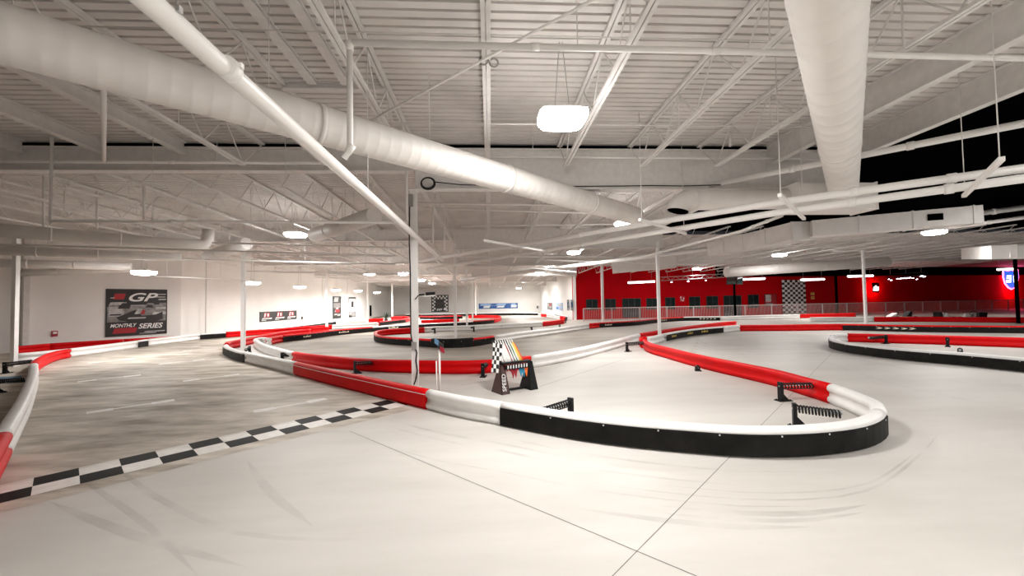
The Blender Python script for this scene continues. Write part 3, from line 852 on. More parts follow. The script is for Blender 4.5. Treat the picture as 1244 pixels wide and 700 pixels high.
# the flags
R3 = Matrix.Rotation(rz, 3, 'Z')
flags = [('checkered', 'black and white checkered flag hanging over the left end of the flag rack', None), ('plain white', 'rolled white flag, first beside the checkered one in the rack', 'whitecloth'), ('white', 'rolled white flag, second beside the checkered one in the rack', 'whitecloth'),
         ('dark red', 'rolled dark red and white flag in the middle of the rack', 'redcloth'), ('black', 'rolled black flag right of the dark red one in the rack', 'blackcloth'), ('green', 'rolled green flag right of the black one in the rack', 'green'),
         ('yellow', 'rolled pale yellow flag second from the right end of the rack', 'yellow'), ('orange', 'rolled orange and blue flag at the right end of the rack', 'orange')]
for i, (nm, lab, mm) in enumerate(flags):
    x0 = .14+i*(wid-.28)/7
    base = FS+R3 @ Vector((x0, -.02, .43))
    topv = R3 @ Vector((-.18-.01*i, .12, .64))
    t = thing('racing_flag', base, lab, 'flag', 'racing flags in the rack')
    q = MB(); q.tube([(0, 0, 0), topv], .012, 8); q.build('pole', M['whitecloth'], t)
    side = R3 @ Vector((1, -.3, 0)).normalized()
    # rolled cloth: a long cone along the pole, wide below, with a loose edge
    q = MB()
    q.tube([topv*.97, topv*.7, topv*.4, topv*.22], .03, 8, radii=[.010, .020, .027, .022])
    q.build('cloth_roll', M['whitecloth'] if i != 7 else M['yellow'], t)
    if i == 0:
        # loose checkered cloth
        q = MB(); n1, n2 = 4, 7
        for a in range(n1):
            for b in range(n2):
                def P(a_, b_):
                    return topv*.98+R3 @ Vector((-.10+.055*a_-.006*b_*1.2, -.07-.015*math.sin(a_*1.7+b_*.5), -.02-.085*b_-.012*a_))
                q.face([P(a, b), P(a+1, b), P(a+1, b+1), P(a, b+1)], (a+b) % 2)
        q.build('checkered_cloth', [M['whitecloth'], M['blackcloth']], t)
    else:
        q = MB()
        q.prism([topv*.95+side*.008, topv*.80+side*.045, topv*.30+side*.062, topv*.22+side*.03, topv*.25+side*.008], R3 @ Vector((0, .010, 0)))
        q.build('cloth_edge', M[mm], t)
        if i == 4:
            o1, o2 = R3 @ Vector((-.27, .10, 0)), R3 @ Vector((.10, .10, 0))
            q = MB(); q.prism([topv*.99+o1, topv*.99+o2, topv*.62+o2, topv*.62+o1], R3 @ Vector((0, .012, 0))); q.build('spread_cloth', M['blackcloth'], t)
        if i in (2, 3, 5, 6, 7):
            mt = {2: 'redcloth', 3: 'redcloth', 5: 'bluecloth', 6: 'bluecloth', 7: 'orange'}[i]
            q = MB(); q.prism([R3 @ Vector((-.07, -.04, .10)), R3 @ Vector((.07, -.04, .10)), R3 @ Vector((.02, -.05, -.16))], R3 @ Vector((0, .015, 0)))
            q.build('cloth_corner', M[mt], t)

# thin stand with a coloured head
PS = at(534.3, 481)
ps = thing('signal_stand', PS, 'thin white pole with blue and red head standing near the cabled column', 'stand')
q = MB(); q.tube([(0, 0, 0), (0, 0, .95)], .022, 10); q.build('pole', M['pipe'], ps)
q = MB(); q.tube([(0, 0, 0), (0, 0, .02)], .12, 14); q.build('foot_disc', M['black'], ps)
q = MB(); q.box((-.05, -.02, 1.09), (.10, .08, .10), (.8, 0, -.6)); q.build('blue_head', M['headblue'], ps)
q = MB(); q.box((.02, 0, 1.0), (.15, .10, .14), (.8, 0, -.6)); q.build('dark_head', M['blackcloth'], ps)
q = MB(); q.box((.06, -.01, .93), (.10, .09, .10), (.8, 0, -.6)); q.build('red_head', M['redcloth'], ps)
PS2 = at(530.6, 483)
q = MB(); q.tube([(0, 0, .0), (0, 0, .72)], .014, 8); o = q.build('thin_rod', M['pipe']); o.location = PS2
tag(o, 'short thin white rod standing just left of the coloured head stand', 'rod')

# arm with a device on the cabled column
t = thing('camera_arm', (-1.57, 8.82, 2.02), 'black camera arm fixed to the cabled column, over the square poster', 'camera')
q = MB(); q.tube([(-.06, -.02, -.06), (.0, -.02, .02), (.08, -.02, .04)], .012, 6); q.tube([(.02, -.02, .035), (.14, -.02, .045)], .018, 6); q.build('arm', M['black'], t)
q = MB(); q.box((.27, -.02, .06), (.20, .09, .07), (1, 0, .05)); q.build('camera_body', M['black'], t)
q = MB(); q.box((.25, -.02, .012), (.26, .10, .02), (1, 0, .05)); q.build('shelf', M['pipe'], t)
# coil of cable over the girder flange
q = MB(); cc = atY(520, 223, 8.72)
for k in range(3):
    q.tube([(cc.x+(.155-.01*k)*math.cos(a), cc.y-.02*k, cc.z+(.135-.01*k)*math.sin(a)) for a in [2*PI*i/24 for i in range(25)]], .014, 6)
tag(q.build('cable_coil', M['black']), 'coil of black cable hung on the girder beside the cabled column', 'cable')
q = MB(); q.tube([atY(x, y, 8.72) for x, y in [(527, 221), (560, 224.5), (600, 225.5), (660, 226), (700, 226.5), (760, 226), (790, 225.5), (830, 226), (880, 224.5)]], .012, 6)
tag(q.build('girder_cable', M['black']), 'black cable running along the girder from the coil', 'cable')

# ------------------------------------------------------------------ ducts
def ring_tube(pts, r, seam=.6, n=28):
    """spiral duct body with raised seams"""
    a = Vector(pts[0]); b = Vector(pts[-1]); L_ = (b-a).length; d = (b-a).normalized()
    P = []; R_ = []; s = 0
    while s < L_:
        for ds, rr in ((0, r), (.012, r+.0028), (.024, r)):
            P.append(a+d*min(L_, s+ds)); R_.append(rr)
        s += seam
    P.append(b); R_.append(r)
    q = MB(); q.tube(P, r, n, radii=R_, smooth=True); return q
D0, D1 = at(-70, 20, 4.1), at(772, 262.5, 4.1)
t = thing('spiral_duct', D0, 'long white spiral duct crossing diagonally from upper left', 'duct')
o = ring_tube([Vector(), D1-D0], .235, .16).build('duct_body', M['duct'], t)
q = MB()
for f_ in (.25, .55, .8):
    c = (D1-D0)*f_; dd = (D1-D0).normalized(); q.tube([c-dd*.03, c+dd*.03], .25, 28)
build_each(q, 'joint_band', M['duct'], t)
q = MB()
for f_ in (.2, .4, .62, .85):
    c = (D1-D0)*f_; q.tube([c+Vector((0, 0, .24)), c+Vector((0, 0, 1.3))], .006, 6)
build_each(q, 'hanger_rod', M['steel'], t)
# continuation past the girder into the second bay
E0, E1 = Vector((7.35, 7.75, 4.12)), at(993, -150, 4.15)
t = thing('spiral_duct', E1, 'big white round duct coming down from the top right', 'duct')
ring_tube([Vector(), E0-E1], .25, .33).build('duct_body', M['duct'], t)
q = MB(); c = (E0-E1); dd = c.normalized(); q.tube([c*.62-dd*.03, c*.62+dd*.03], .262, 28); build_each(q, 'joint_band', M['duct'], t)
t = thing('plenum_box', (7.4, 8.35, 3.74), 'white sheet metal plenum box at the lower end of the big round duct', 'duct')
q = MB(); q.box((0.1, 0, .30), (1.75, .62, .56)); q.build('box_body', M['duct'], t)
q = MB()
for sx in (-.782, .982): q.box((sx, 0, .30), (.03, .66, .60))
build_each(q, 'flange', M['duct'], t)
t = thing('branch_duct', (4.3, 8.5, 4.05), 'short white round duct with down-turned end running left from the plenum box', 'duct')
q = MB(); q.tube([(3.2, -.12, 0.02), (1.0, 0, 0.02), (.25, 0, .02)], .225, 24); q.build('duct_body', M['duct'], t)
q = MB()
el = [(.25, 0, .02), (.1, 0, .015), (-.02, -.01, -.04), (-.10, -.02, -.13), (-.125, -.02, -.24)]
q.tube(el, .225, 24, cap=False, radii=[.235, .235, .235, .235, .24]); q.tube([(-.115, -.02, -.20), (-.125, -.02, -.235)], .215, 20, cap=True, mi=1); q.build('elbow', [M['duct'], M['blackpaint']], t)  # black disc in the mouth stands for the shade inside the open duct
# rectangular duct
t = thing('rectangular_duct', (10.4, 12.6, 3.8), 'white seamed rectangular duct below the diagonal pipes', 'duct')
q = MB(); a, b = Vector((.15, .15, .3)), Vector((.0, 5.2, .3)); q.bar(a, b, .62, .60); q.build('duct_body', M['duct'], t)
q = MB()
for i in range(5):
    c = a.lerp(b, i/4*.98+.01); q.box(c, (.66, .03, .64))
build_each(q, 'seam_flange', M['duct'], t)
t2 = thing('rectangular_duct', (10.4, 12.6, 3.8), 'grey-white rectangular duct running right toward the black ceiling', 'duct')
q = MB(); q.bar((.48, .2, .34), (4.2, -1.6, .42), .6, .52); q.build('duct_body', M['duct'], t2)
q = MB()
for f_ in (.3, .62, .95):
    c = Vector((.48, .2, .34)).lerp(Vector((4.2, -1.6, .42)), f_); q.box(c, (.03, .64, .56), (3.72, -1.8, 0))
build_each(q, 'seam_flange', M['duct'], t2)
q = MB(); q.box((3.1, -1.42, .42), (.35, .03, .2), (3.72, -1.8, 0)); q.build('access_door', M['blackpaint'], t2)
# rectangular duct at the far right edge
ra = atY(1180, 308, 17.0); rb = atY(1220, 306, 13.6)
t = thing('rectangular_duct', ra, 'white rectangular duct end hanging at the right photo edge above the shield sign', 'duct')
q = MB(); q.bar((0, 0, 0), rb-ra+Vector((0, 0, 0)), .62, .50)
q.bar(rb-ra+Vector((.1, .2, 0)), rb-ra+Vector((4, .2, 0.02)), .6, .46)
q.build('duct_body', M['duct'], t)
# lower round ducts on the left
def lduct(pts, r, label, name='round_duct', n=20):
    o0 = Vector(pts[0]); t = thing(name, o0, label, 'duct')
    q = MB(); q.tube([Vector(p)-o0 for p in pts], r, n); q.build('duct_body', M['duct'], t)
    d_ = (Vector(pts[1])-o0); q = MB(); dd = d_.normalized()
    for f_ in (.3, .6): q.tube([d_*f_-dd*.02, d_*f_+dd*.02], r+.012, n)
    build_each(q, 'joint_band', M['duct'], t)
    q = MB(); 
    for f_ in (.35, .7):
        c = d_*f_; q.tube([c+Vector((0, 0, r)), c+Vector((0, 0, 1.2))], .008, 5)
    build_each(q, 'hanger_rod', M['steel'], t)
a = at(-40, 277, 3.85); b = at(238, 298, 3.85); dd = (b-a).normalized()
lduct([a, b, b+dd*.22+Vector((0, 0, .05)), b+dd*.30+Vector((0, 0, .2)), b+dd*.32+Vector((0, 0, .55))], .17, 'white round duct turning up at its end, upper one of the left stack')
a = at(-40, 302.5, 3.65); b = at(207, 312, 3.65); dd = (b-a).normalized()
lduct([a, b, b+dd*.3+Vector((0, 0, .02))], .15, 'white round duct, middle one of the left stack')
a = at(-30, 319, 3.5); b = at(160, 324, 3.5)
lduct([a, b], .15, 'white round duct, lower one of the left stack')
a = atY(20, 332, 17); b = atY(165, 327, 19.5)
lduct([a, b], .14, 'white round duct lowest above the corner wall')
a = at(382, 286, 3.95); b = at(455, 262, 3.95)
lduct([a, b], .20, 'white round duct stub rising right behind the bright lamp left of centre')
a = atY(882, 331, 25.2); b = atY(1078, 318, 25.2)
lduct([a, b], .32, 'white round duct low over the red wall')
a = atY(744, 325, 25); b = atY(820, 318, 24.0)
t = thing('rectangular_duct', a, 'white boxy duct above the left end of the red wall', 'duct')
q = MB(); q.bar((0, 0, 0), b-a, .8, .75); q.build('duct_body', M['duct'], t)
a = atY(252, 312, 16); b = atY(300, 296, 15.0)
lduct([a, b], .22, 'white round duct stub over the left lamps')

# ------------------------------------------------------------------ pipes
def pipe(pts, r, label, m_='pipe', name='ceiling_pipe', n=10, cat='pipe', joints=True, rods=None):
    o0 = Vector(pts[0]); t = thing(name, o0, label, cat)
    q = MB(); q.tube([Vector(p)-o0 for p in pts], r, n); q.build('pipe_run', M[m_], t)
    if joints:
        q = MB()
        for a, b in zip(pts, pts[1:]):
            a = Vector(a)-o0; b = Vector(b)-o0; dd = (b-a).normalized()
            for f_ in ((.33, .67) if (b-a).length > 2 else (0.02,)):
                c = a.lerp(b, f_); q.tube([c-dd*.05, c+dd*.05], r*1.22, n)
        build_each(q, 'coupling', M[m_], t)
    if rods:
        q = MB()
        for p in rods:
            p = Vector(p)-o0; q.tube([p+Vector((0, 0, r)), Vector((p.x, p.y, deckz(p.y+o0.y)-o0.z-.05))], .006, 5)
        build_each(q, 'hanger_rod', M['steel'], t)
    return t
mainp = pipe([(-1.56, -1.0, 3.33), (-1.58, 3.02, 3.33), (-1.60, 8.6, 3.34), (-1.60, 13.6, 3.30)], .058, 'thick bright white main pipe running from upper left to the cabled column', name='main_pipe', n=16,
             rods=[(-1.59, 5.3, 3.33)], joints=False)
cy = at(283, 84, 3.33).y+1.0
q = MB(); q.tube([(0, cy-.035, 0), (0, cy+.035, 0)], .070, 16); q.box((0.072, cy, .02), (.025, .03, .03)); q.build('clamp', M['pipe'], mainp)
cy = at(231, 21, 3.33).y+1.0
q = MB(); q.box((0.045, cy, .04), (.02, .025, .03)); q.build('bolt_lug', M['chrome'], mainp)
pipe([(-1.42, 4.2, 4.66), (4.5, 4.2, 4.64), (12.5, 4.2, 4.6)], .034, 'thin white sprinkler pipe running right under the joists of the first bay', name='sprinkler_pipe', rods=[(1, 4.2, 4.65), (4.8, 4.2, 4.64)])
pipe([(-1.44, 4.2, 4.64), (-1.44, 4.2, 3.52), (-1.5, 4.2, 3.42)], .032, 'white drop pipe joining the sprinkler pipe to the thick main pipe', name='drop_pipe')
pipe([at(452, 146, 4.72), at(735, -8, 4.72)], .016, 'thin white diagonal brace pipe crossing under the middle joist', name='brace_pipe', joints=False)
q = MB(); c = at(594, 75, 4.74)
for s in (-1, 1): q.tube([(c.x+s*.06+.05*math.cos(a), c.y+.02*s, c.z+.05*math.sin(a)) for a in [2*PI*i/14 for i in range(15)]], .012, 6)
tag(q.build('pipe_clamp', M['grey']), 'double ring pipe clamp on the middle joist', 'clamp')
# first-bay bridging seen as thin lines under the joists
pipe([(-5, 6.55, 4.86), (6.4, 6.55, 4.86)], .012, 'thin bridging rod tying the joists of the first bay', m_='steel', name='bridging_rod', joints=False)
pipe([(-5, 5.0, 5.32), (6.4, 5.0, 5.32)], .010, 'upper thin bridging rod tying the joists of the first bay', m_='steel', name='bridging_rod', joints=False)
pipe([(-1.5, 8.55, 5.05), (7.6, 8.55, 5.02)], .025, 'thin white pipe along the upper edge of the first girder', name='sprinkler_pipe', joints=False)
# left branch lines
pipe([(-8.35, 8.0, 5.35), (-8.35, 8.0, 3.56), (-1.62, 8.0, 3.50)], .028, 'white branch pipe with tall riser at the left, meeting the main pipe', name='sprinkler_pipe', rods=[(-6.5, 8, 3.55), (-4, 8, 3.52)])
pipe([(-13, 8.3, 4.83), (-3.1, 8.3, 4.80)], .032, 'white pipe along the foot of the left girder', name='sprinkler_pipe', rods=[(-9.5, 8.3, 4.82), (-5.5, 8.3, 4.81)])
pipe([at(126, 105, 4.95), at(126, 195, 4.75)], .035, 'white riser pipe hanging below the spiral duct at upper left', name='riser_pipe', joints=False)
k = 0
for (x0, y0, x1, y1, Y, lab) in [(0, 297, 476, 311, 12.0, 'white sprinkler pipe passing below the lamp left of centre'), (258, 295, 505, 302, 13.2, 'white sprinkler pipe just right of the turned-up duct'),
                                 (180, 314, 480, 321, 15.6, 'white sprinkler pipe lower left of the cabled column'), (170, 335, 300, 340, 17, 'white sprinkler pipe above the large race poster'),
                                 (508, 247, 730, 250, 11.0, 'upper white sprinkler pipe right of the cabled column'), (515, 253, 748, 260, 12.2, 'second white sprinkler pipe right of the cabled column'),
                                 (560, 275, 790, 272, 14.8, 'third white sprinkler pipe right of the cabled column'), (520, 312, 745, 312, 18.5, 'white sprinkler pipe before the second lamp row'),
                                 (560, 318, 700, 331, 20.5, 'sloping white sprinkler pipe behind the second lamp row'), (300, 330, 500, 333, 21, 'white sprinkler pipe over the wide black banner'),
                                 (660, 316, 860, 322, 22.5, 'white sprinkler pipe over the left end of the red wall'), (1000, 300, 1244, 297, 23.5, 'white sprinkler pipe beside the right hand lamp'),
                                 (1060, 318, 1240, 302, 25.5, 'rising white sprinkler pipe above the small lit sign'), (620, 329, 700, 336, 31, 'white sprinkler pipe before the white return wall'),
                                 (525, 341, 640, 343, 34, 'white sprinkler pipe over the blue banner'), (430, 343, 498, 340.5, 36, 'white sprinkler pipe over the tall narrow posters'),
                                 (380, 337, 520, 341, 29, 'white sprinkler pipe by the left rear lamps')]:
    a = atY(x0, y0, Y); b = atY(x1, y1, Y+.1)
    n_ = max(2, int(abs(b.x-a.x)/2.2))
    rods = [a.lerp(b, (i+.5)/n_) for i in range(n_)]
    pipe([a, b], .03 if Y < 20 else .035, lab, name='sprinkler_pipe', joints=False, rods=rods)
# vertical drops that hang free in the left bays
for i, (x, y0, y1, Y, lab) in enumerate([(53, 205, 280, 11, 'white hanger pipe at far left above the duct stack'), (118, 232, 278, 12, 'white hanger pipe left of the turned-up duct'), (175, 226, 270, 9.5, 'white hanger pipe on the left branch pipe'),
                                         (494, 208, 268, 8.3, 'white drop pipe just left of the cabled column'), (526, 252, 300, 11.5, 'hooked white drop pipe just right of the cabled column'), (540, 277, 305, 12.5, 'short white drop pipe right of the cabled column'),
                                         (412, 310, 298, 12, 'short white drop pipe below the round duct stub'), (887, 160, 178, 8.1, 'short white drop pipe near the first girder at right')]):
    pipe([atY(x, y0, Y), atY(x, y1, Y)], .026, lab, name='drop_pipe', joints=False)
# diagonal pipes to the right with trapeze hangers
pb1 = [at(500, 319, 3.6), at(944, 246, 3.6), at(1300, 197, 3.6)]
pb2 = [at(520, 327, 3.45), at(944, 258.5, 3.45), at(1300, 209, 3.45)]
pipe(pb1, .062, 'upper one of two parallel white pipes rising diagonally to the right', n=14)
pipe(pb2, .062, 'lower one of two parallel white pipes rising diagonally to the right', n=14)
pipe([at(858, 226, 4.52), at(1300, 139, 4.52)], .06, 'white diagonal pipe passing above the plenum box to the right photo edge', n=14)
pipe([atY(560, 340, 25), atY(945, 292, 17.5), atY(1110, 270, 15.5), atY(1260, 250, 14)], .10, 'white diagonal pipe below the rectangular duct', n=14)
pipe([atY(770, 315, 18), atY(900, 281, 12.5), atY(950, 262, 10.5)], .045, 'thin white diagonal pipe left of the rectangular duct', n=12)
pipe([atY(1110, 283, 17), atY(1260, 262, 13)], .07, 'white pipe rising to the right photo edge beside the lamp', n=12)
for (x0, y0, x1, y1, z, lab) in [(947, 237, 977, 266, 3.35, 'slanted white trapeze bar under the two parallel pipes, by the plenum box'), (777, 267, 833, 284, 3.36, 'slanted white trapeze bar under the two parallel pipes, by the middle lamp'),
                                 (587, 292, 661, 305, 3.38, 'slanted white trapeze bar under the two parallel pipes, right of the cabled column'), (1217, 193, 1171, 238, 3.36, 'white trapeze bar against the black ceiling at upper right')]:
    a = at(x0, y0, z); b = at(x1, y1, z)
    t = thing('trapeze_hanger', a, lab, 'hanger')
    q = MB(); q.bar((0, 0, 0), b-a, .05, .05); q.build('trapeze_bar', M['pipe'], t)
    q = MB()
    for f_ in (.04, .96):
        c = (b-a)*f_; q.tube([c, Vector((c.x, c.y, deckz(a.y)-z-.02))], .006, 5)
    build_each(q, 'hanger_rod', M['steel'], t)

# ------------------------------------------------------------------ lamps
LW = 175.0
def lamp(p, label, sx=.66, sy=.56, power=LW, unseen=False):
    t = thing('high_bay_lamp', p, label, 'lamp', 'high bay lamps')
    q = MB(); q.box((0, 0, .04), (sx*.9, sy*.9, .07), taper=.7); q.box((0, 0, .10), (.2, .16, .06)); q.build('housing', M['pipe'], t)
    q = MB()
    rg = []
    for k_, (f_, z_) in enumerate(((1, .0), (1, -.05), (.86, -.11), (.5, -.135))):
        rg.append([q.bm.verts.new((sx/2*f_*math.copysign(abs(math.cos(a))**.45, math.cos(a)), sy/2*f_*math.copysign(abs(math.sin(a))**.45, math.sin(a)), z_)) for a in [2*PI*i/24+.01 for i in range(24)]])
    for ra_, rb_ in zip(rg, rg[1:]):
        for i in range(24): q.bm.faces.new((ra_[i], ra_[(i+1) % 24], rb_[(i+1) % 24], rb_[i]))
    q.bm.faces.new(rg[0]); q.bm.faces.new(rg[-1])
    q.build('lens', M['lens'], t)
    q = MB(); dz = deckz(p[1])-p[2]
    for s in (-1, 1): q.tube([(s*.1, 0, .12), (s*.02, 0, dz-.03)], .005, 5)
    build_each(q, 'hanger_wire', M['grey'], t)
    ld = bpy.data.lights.new('lamp_light', 'AREA'); ld.shape = 'RECTANGLE'; ld.size = sx*.95; ld.size_y = sy*.95; ld.energy = power; ld.color = (1, .985, .96)
    lo = bpy.data.objects.new('lamp_light', ld); COL.objects.link(lo); lo.parent = t; lo.location = (0, 0, -.15)
    return t
seen = [(683, 141, 5.3, 'large bright lamp nearest the camera, right of the middle joist'), (359, 284, 14.4, 'bright lamp left of the cabled column beside a round duct stub'), (760, 270, 12.6, 'bright lamp where the spiral duct ends'),
        (697, 306, 20.5, 'lamp in the middle row, second beyond the spiral duct end'), (1135, 281, 14.8, 'bright lamp at right below the black ceiling'), (947, 309, 22.6, 'lamp below the rectangular duct'),
        (1012, 322, 29.5, 'lamp above the black column on the red wall'), (449, 332, 26.0, 'lamp high over the tall narrow posters'), (490, 332, 27.0, 'lamp just left of the cabled column'),
        (525, 344, 44.0, 'far lamp just right of the cabled column'), (512, 340, 36.0, 'lamp partly behind the cabled column'), (668, 324, 29.5, 'lamp in the middle row, third beyond the spiral duct end'),
        (655, 331, 35.5, 'lamp in the middle row, fourth beyond the spiral duct end'), (636, 342, 47.0, 'lamp in the middle row, fifth beyond the spiral duct end'), (630, 350, 56.0, 'farthest lamp of the middle row, by the rear wall'),
        (847, 326, 32.0, 'lamp above the middle of the red wall'),
        (175, 330, 15.7, 'low lamp before the large race poster'), (307, 343, 22.4, 'low lamp above the column in the left hairpin'), (364, 348, 27.7, 'low lamp above the wide black banner'),
        (408, 352, 34.0, 'low lamp above the left tall narrow poster'), (435, 353, 39.7, 'low lamp above the right tall narrow poster'), (458, 355, 46.0, 'low lamp in the left rear corner')]
for x, y, Y, lab in seen:
    lamp(atY(x, y, Y), lab, power=LW*(1.2 if Y < 14 else (.8 if x < 320 else 1) if Y < 24 else 1.15 if Y < 33 else 1.7 if (x < 450 or Y < 40) else 4.5 if x < 500 else 9 if x < 560 else 3.6))
for X, Y, k_ in ((.8, -3.0, 1.2), (4.9, -1.6, 1.1), (10.5, 1.5, 1.7), (15.5, 7.0, 2.2), (26, 13, 2)):
    lamp((X, Y, 4.5 if X < 8 else 4.8), 'lamp of the same kind over the camera end of the hall, outside the photo', power=LW*k_)

# tube lamps by the red wall
for x0, x1, y0, y1, Y, lab in [(763, 795, 343.5, 342, 33, 'white tube lamp left of the white column before the red wall'), (903, 929, 339.5, 338.5, 33, 'white tube lamp beside the hanging screens'), (973, 1001, 340, 339.3, 33, 'white tube lamp over the checkered panel'),
                               (1030, 1060, 335.8, 335.0, 32, 'white tube lamp crossing the white column by the small sign'), (1212, 1232, 327.5, 326.6, 30, 'white tube lamp over the lit shield sign')]:
    a = atY(x0, y0, Y); b = atY(x1, y1, Y)
    t = thing('tube_lamp', a, lab, 'lamp', 'tube lamps by the red wall')
    q = MB(); q.bar((0, 0, .08), b-a+Vector((0, 0, .08)), .12, .06); q.build('housing', M['pipe'], t)
    q = MB(); q.tube([(0.02, 0, 0), b-a], .085, 10); q.build('lit_tube', M['tube'], t)
    q = MB()
    for f_ in (.1, .9):
        c = (b-a)*f_; q.tube([c+Vector((0, 0, .1)), Vector((c.x, c.y, deckz(Y)-a.z))], .008, 5)
    build_each(q, 'hanger_wire', M['grey'], t)
    ld = bpy.data.lights.new('tube_light', 'AREA'); ld.shape = 'RECTANGLE'; ld.size = (b-a).length; ld.size_y = .15; ld.energy = 55; ld.color = (1, .9, .85)
    lo = bpy.data.objects.new('tube_light', ld); COL.objects.link(lo); lo.parent = t; lo.location = (b-a)/2+Vector((0, 0, -.1))

# ------------------------------------------------------------------ wall pictures
def wall_frame(A, B):
    """returns P(x, y, off): point on the wall plane pushed off towards the hall"""
    d_ = Vector((B[0]-A[0], B[1]-A[1], 0)).normalized(); n_ = Vector((-d_.y, d_.x, 0))
    if n_.dot(Vector((A[0], A[1], 0))) > 0: n_ = -n_
    return d_, n_
def picture(name, xl, yl0, yl1, xr, yr0, yr1, A, B, label, cat, frame='printblack', t_=.04, base='printgrey'):
    d_, n_ = wall_frame(A, B)
    pts = [on_line(xl, yl0, A, B), on_line(xl, yl1, A, B), on_line(xr, yr1, A, B), on_line(xr, yr0, A, B)]
    L_ = ((pts[2]-pts[1]).length+(pts[3]-pts[0]).length)/2
    zt = (pts[0].z+pts[3].z)/2; zb = (pts[1].z+pts[2].z)/2
    o = Vector(((pts[0].x+pts[1].x)/2, (pts[0].y+pts[1].y)/2, zb)); e = Vector(((pts[2].x+pts[3].x)/2, (pts[2].y+pts[3].y)/2, zb))
    L_ = (e-o).length; dd = (e-o).normalized()
    t = thing(name, o+n_*.012, label, cat); Hh = zt-zb
    M3 = Matrix((dd, n_, Vector((0, 0, 1)))).transposed()
    t.rotation_euler = M3.to_euler() if M3.determinant() > 0 else Matrix((dd, n_, Vector((0, 0, 1)))).transposed().to_euler()
    # local frame: x along wall (left to right), y out of the wall, z up
    sgn = 1
    if M3.determinant() < 0:
        t.rotation_euler = Matrix((dd, -n_, Vector((0, 0, 1)))).transposed().to_euler(); sgn = -1
    fq = MB(); w_ = min(.05, .05*Hh+.015)
    fq.box((L_/2, sgn*t_/2, w_/2), (L_, t_, w_)); fq.box((L_/2, sgn*t_/2, Hh-w_/2), (L_, t_, w_))
    fq.box((w_/2, sgn*t_/2, Hh/2), (w_, t_, Hh)); fq.box((L_-w_/2, sgn*t_/2, Hh/2), (w_, t_, Hh))
    fq.build('frame', M[frame], t)
    return t, L_, Hh, sgn, t_
def art(t, L_, Hh, sgn, t_, polys, mats, base):
    q = MB(); q.box((L_/2, sgn*t_*.35, Hh/2), (L_-.02, t_*.6, Hh-.02), mi=0)
    for i, (mi, pl) in enumerate(polys):
        off = sgn*(t_*.66+.0012*(i+1))
        q.face([(x*L_, off, y*Hh) for x, y in pl], mi)
    return q.build('printed_panel', [M[base]]+[M[k] for k in mats], t)
def text(t, s, x, y, size, m_, off, italic=.25, name='lettering', spacing=1.0, sx=1.0):
    c = bpy.data.curves.new(name, 'FONT'); c.body = s; c.size = size; c.shear = italic; c.extrude = .001; c.space_character = spacing; c.offset = size*.02
    o = bpy.data.objects.new(name, c); COL.objects.link(o); o.parent = t
    o.location = (x, off, y); o.rotation_euler = (PI/2, 0, 0); o.scale = (sx, 1, 1)
    c.materials.append(M[m_]); return to_mesh(o)
def sq(x0, y0, x1, y1, sl=0): return [(x0, y0), (x1, y0), (x1+sl, y1), (x0+sl, y1)]
# large race poster
t, L_, Hh, sg, tt = picture('race_poster', 128, 351.5, 409.5, 202.5, 351.5, 405.3, WA0, WA1, 'large black framed kart race poster on the left wall', 'poster')
pl = [(3, sq(.02, .62, .98, .98)), (1, sq(.04, .36, .98, .66)), (2, sq(.04, .42, .28, .63, .0)), (2, sq(.04, .66, .22, .72, .05)), (3, sq(.02, .02, .98, .30)), (2, sq(.78, .56, .98, .60, .0)), (2, sq(.74, .44, .98, .50, .02)),
      (2, sq(.82, .88, .97, .90, .01)), (2, sq(.80, .82, .96, .84, .01)), (2, sq(.84, .76, .97, .79, .01)), (2, sq(.60, .06, .95, .08, .02)), (2, sq(.52, .03, .80, .045, .02)),
      (2, sq(.05, .70, .40, .715, .02)), (2, sq(.30, .64, .60, .655, .03)), (3, sq(.30, .66, .70, .72, .02)), (1, sq(.05, .32, .40, .36, .02)), (2, sq(.60, .33, .90, .345, .02)), (3, sq(.05, .44, .22, .47, .02)), (1, sq(.86, .62, .98, .70, .0)),
      # kart and driver in greys
      (3, [(.16, .40), (.30, .47), (.45, .55), (.52, .52), (.56, .42), (.80, .44), (.92, .50), (.92, .34), (.80, .28), (.40, .28), (.20, .34)]),
      (1, [(.60, .60), (.66, .70), (.76, .69), (.80, .58), (.74, .50), (.64, .50)]), (3, [(.62, .60), (.66, .66), (.74, .65), (.75, .59)]),
      (2, [(.44, .46), (.50, .58), (.57, .57), (.53, .46)]), (4, [(.54, .46), (.58, .56), (.62, .52), (.60, .45)]), (2, sq(.33, .36, .62, .39, .02)), (1, sq(.24, .54, .44, .58, .03)), (3, sq(.18, .58, .36, .66, .02)),
      (4, sq(.10, .78, .27, .90, .03)), (2, sq(.06, .80, .12, .82, .01)), (4, sq(.10, .06, .46, .17, .03))]
art(t, L_, Hh, sg, tt, pl, ['printgrey', 'printlight', 'printblack', 'printred'], 'printgrey')
text(t, 'GP', L_*.30, Hh*.74, Hh*.25, 'printwhite', sg*(tt*.66+.045), .35, sx=1.5)
text(t, 'MONTHLY', L_*.06, Hh*.19, Hh*.105, 'printwhite', sg*(tt*.66+.045), .3, sx=.80)
text(t, 'SERIES', L_*.50, Hh*.145, Hh*.15, 'printwhite', sg*(tt*.66+.045), .3, sx=.98)
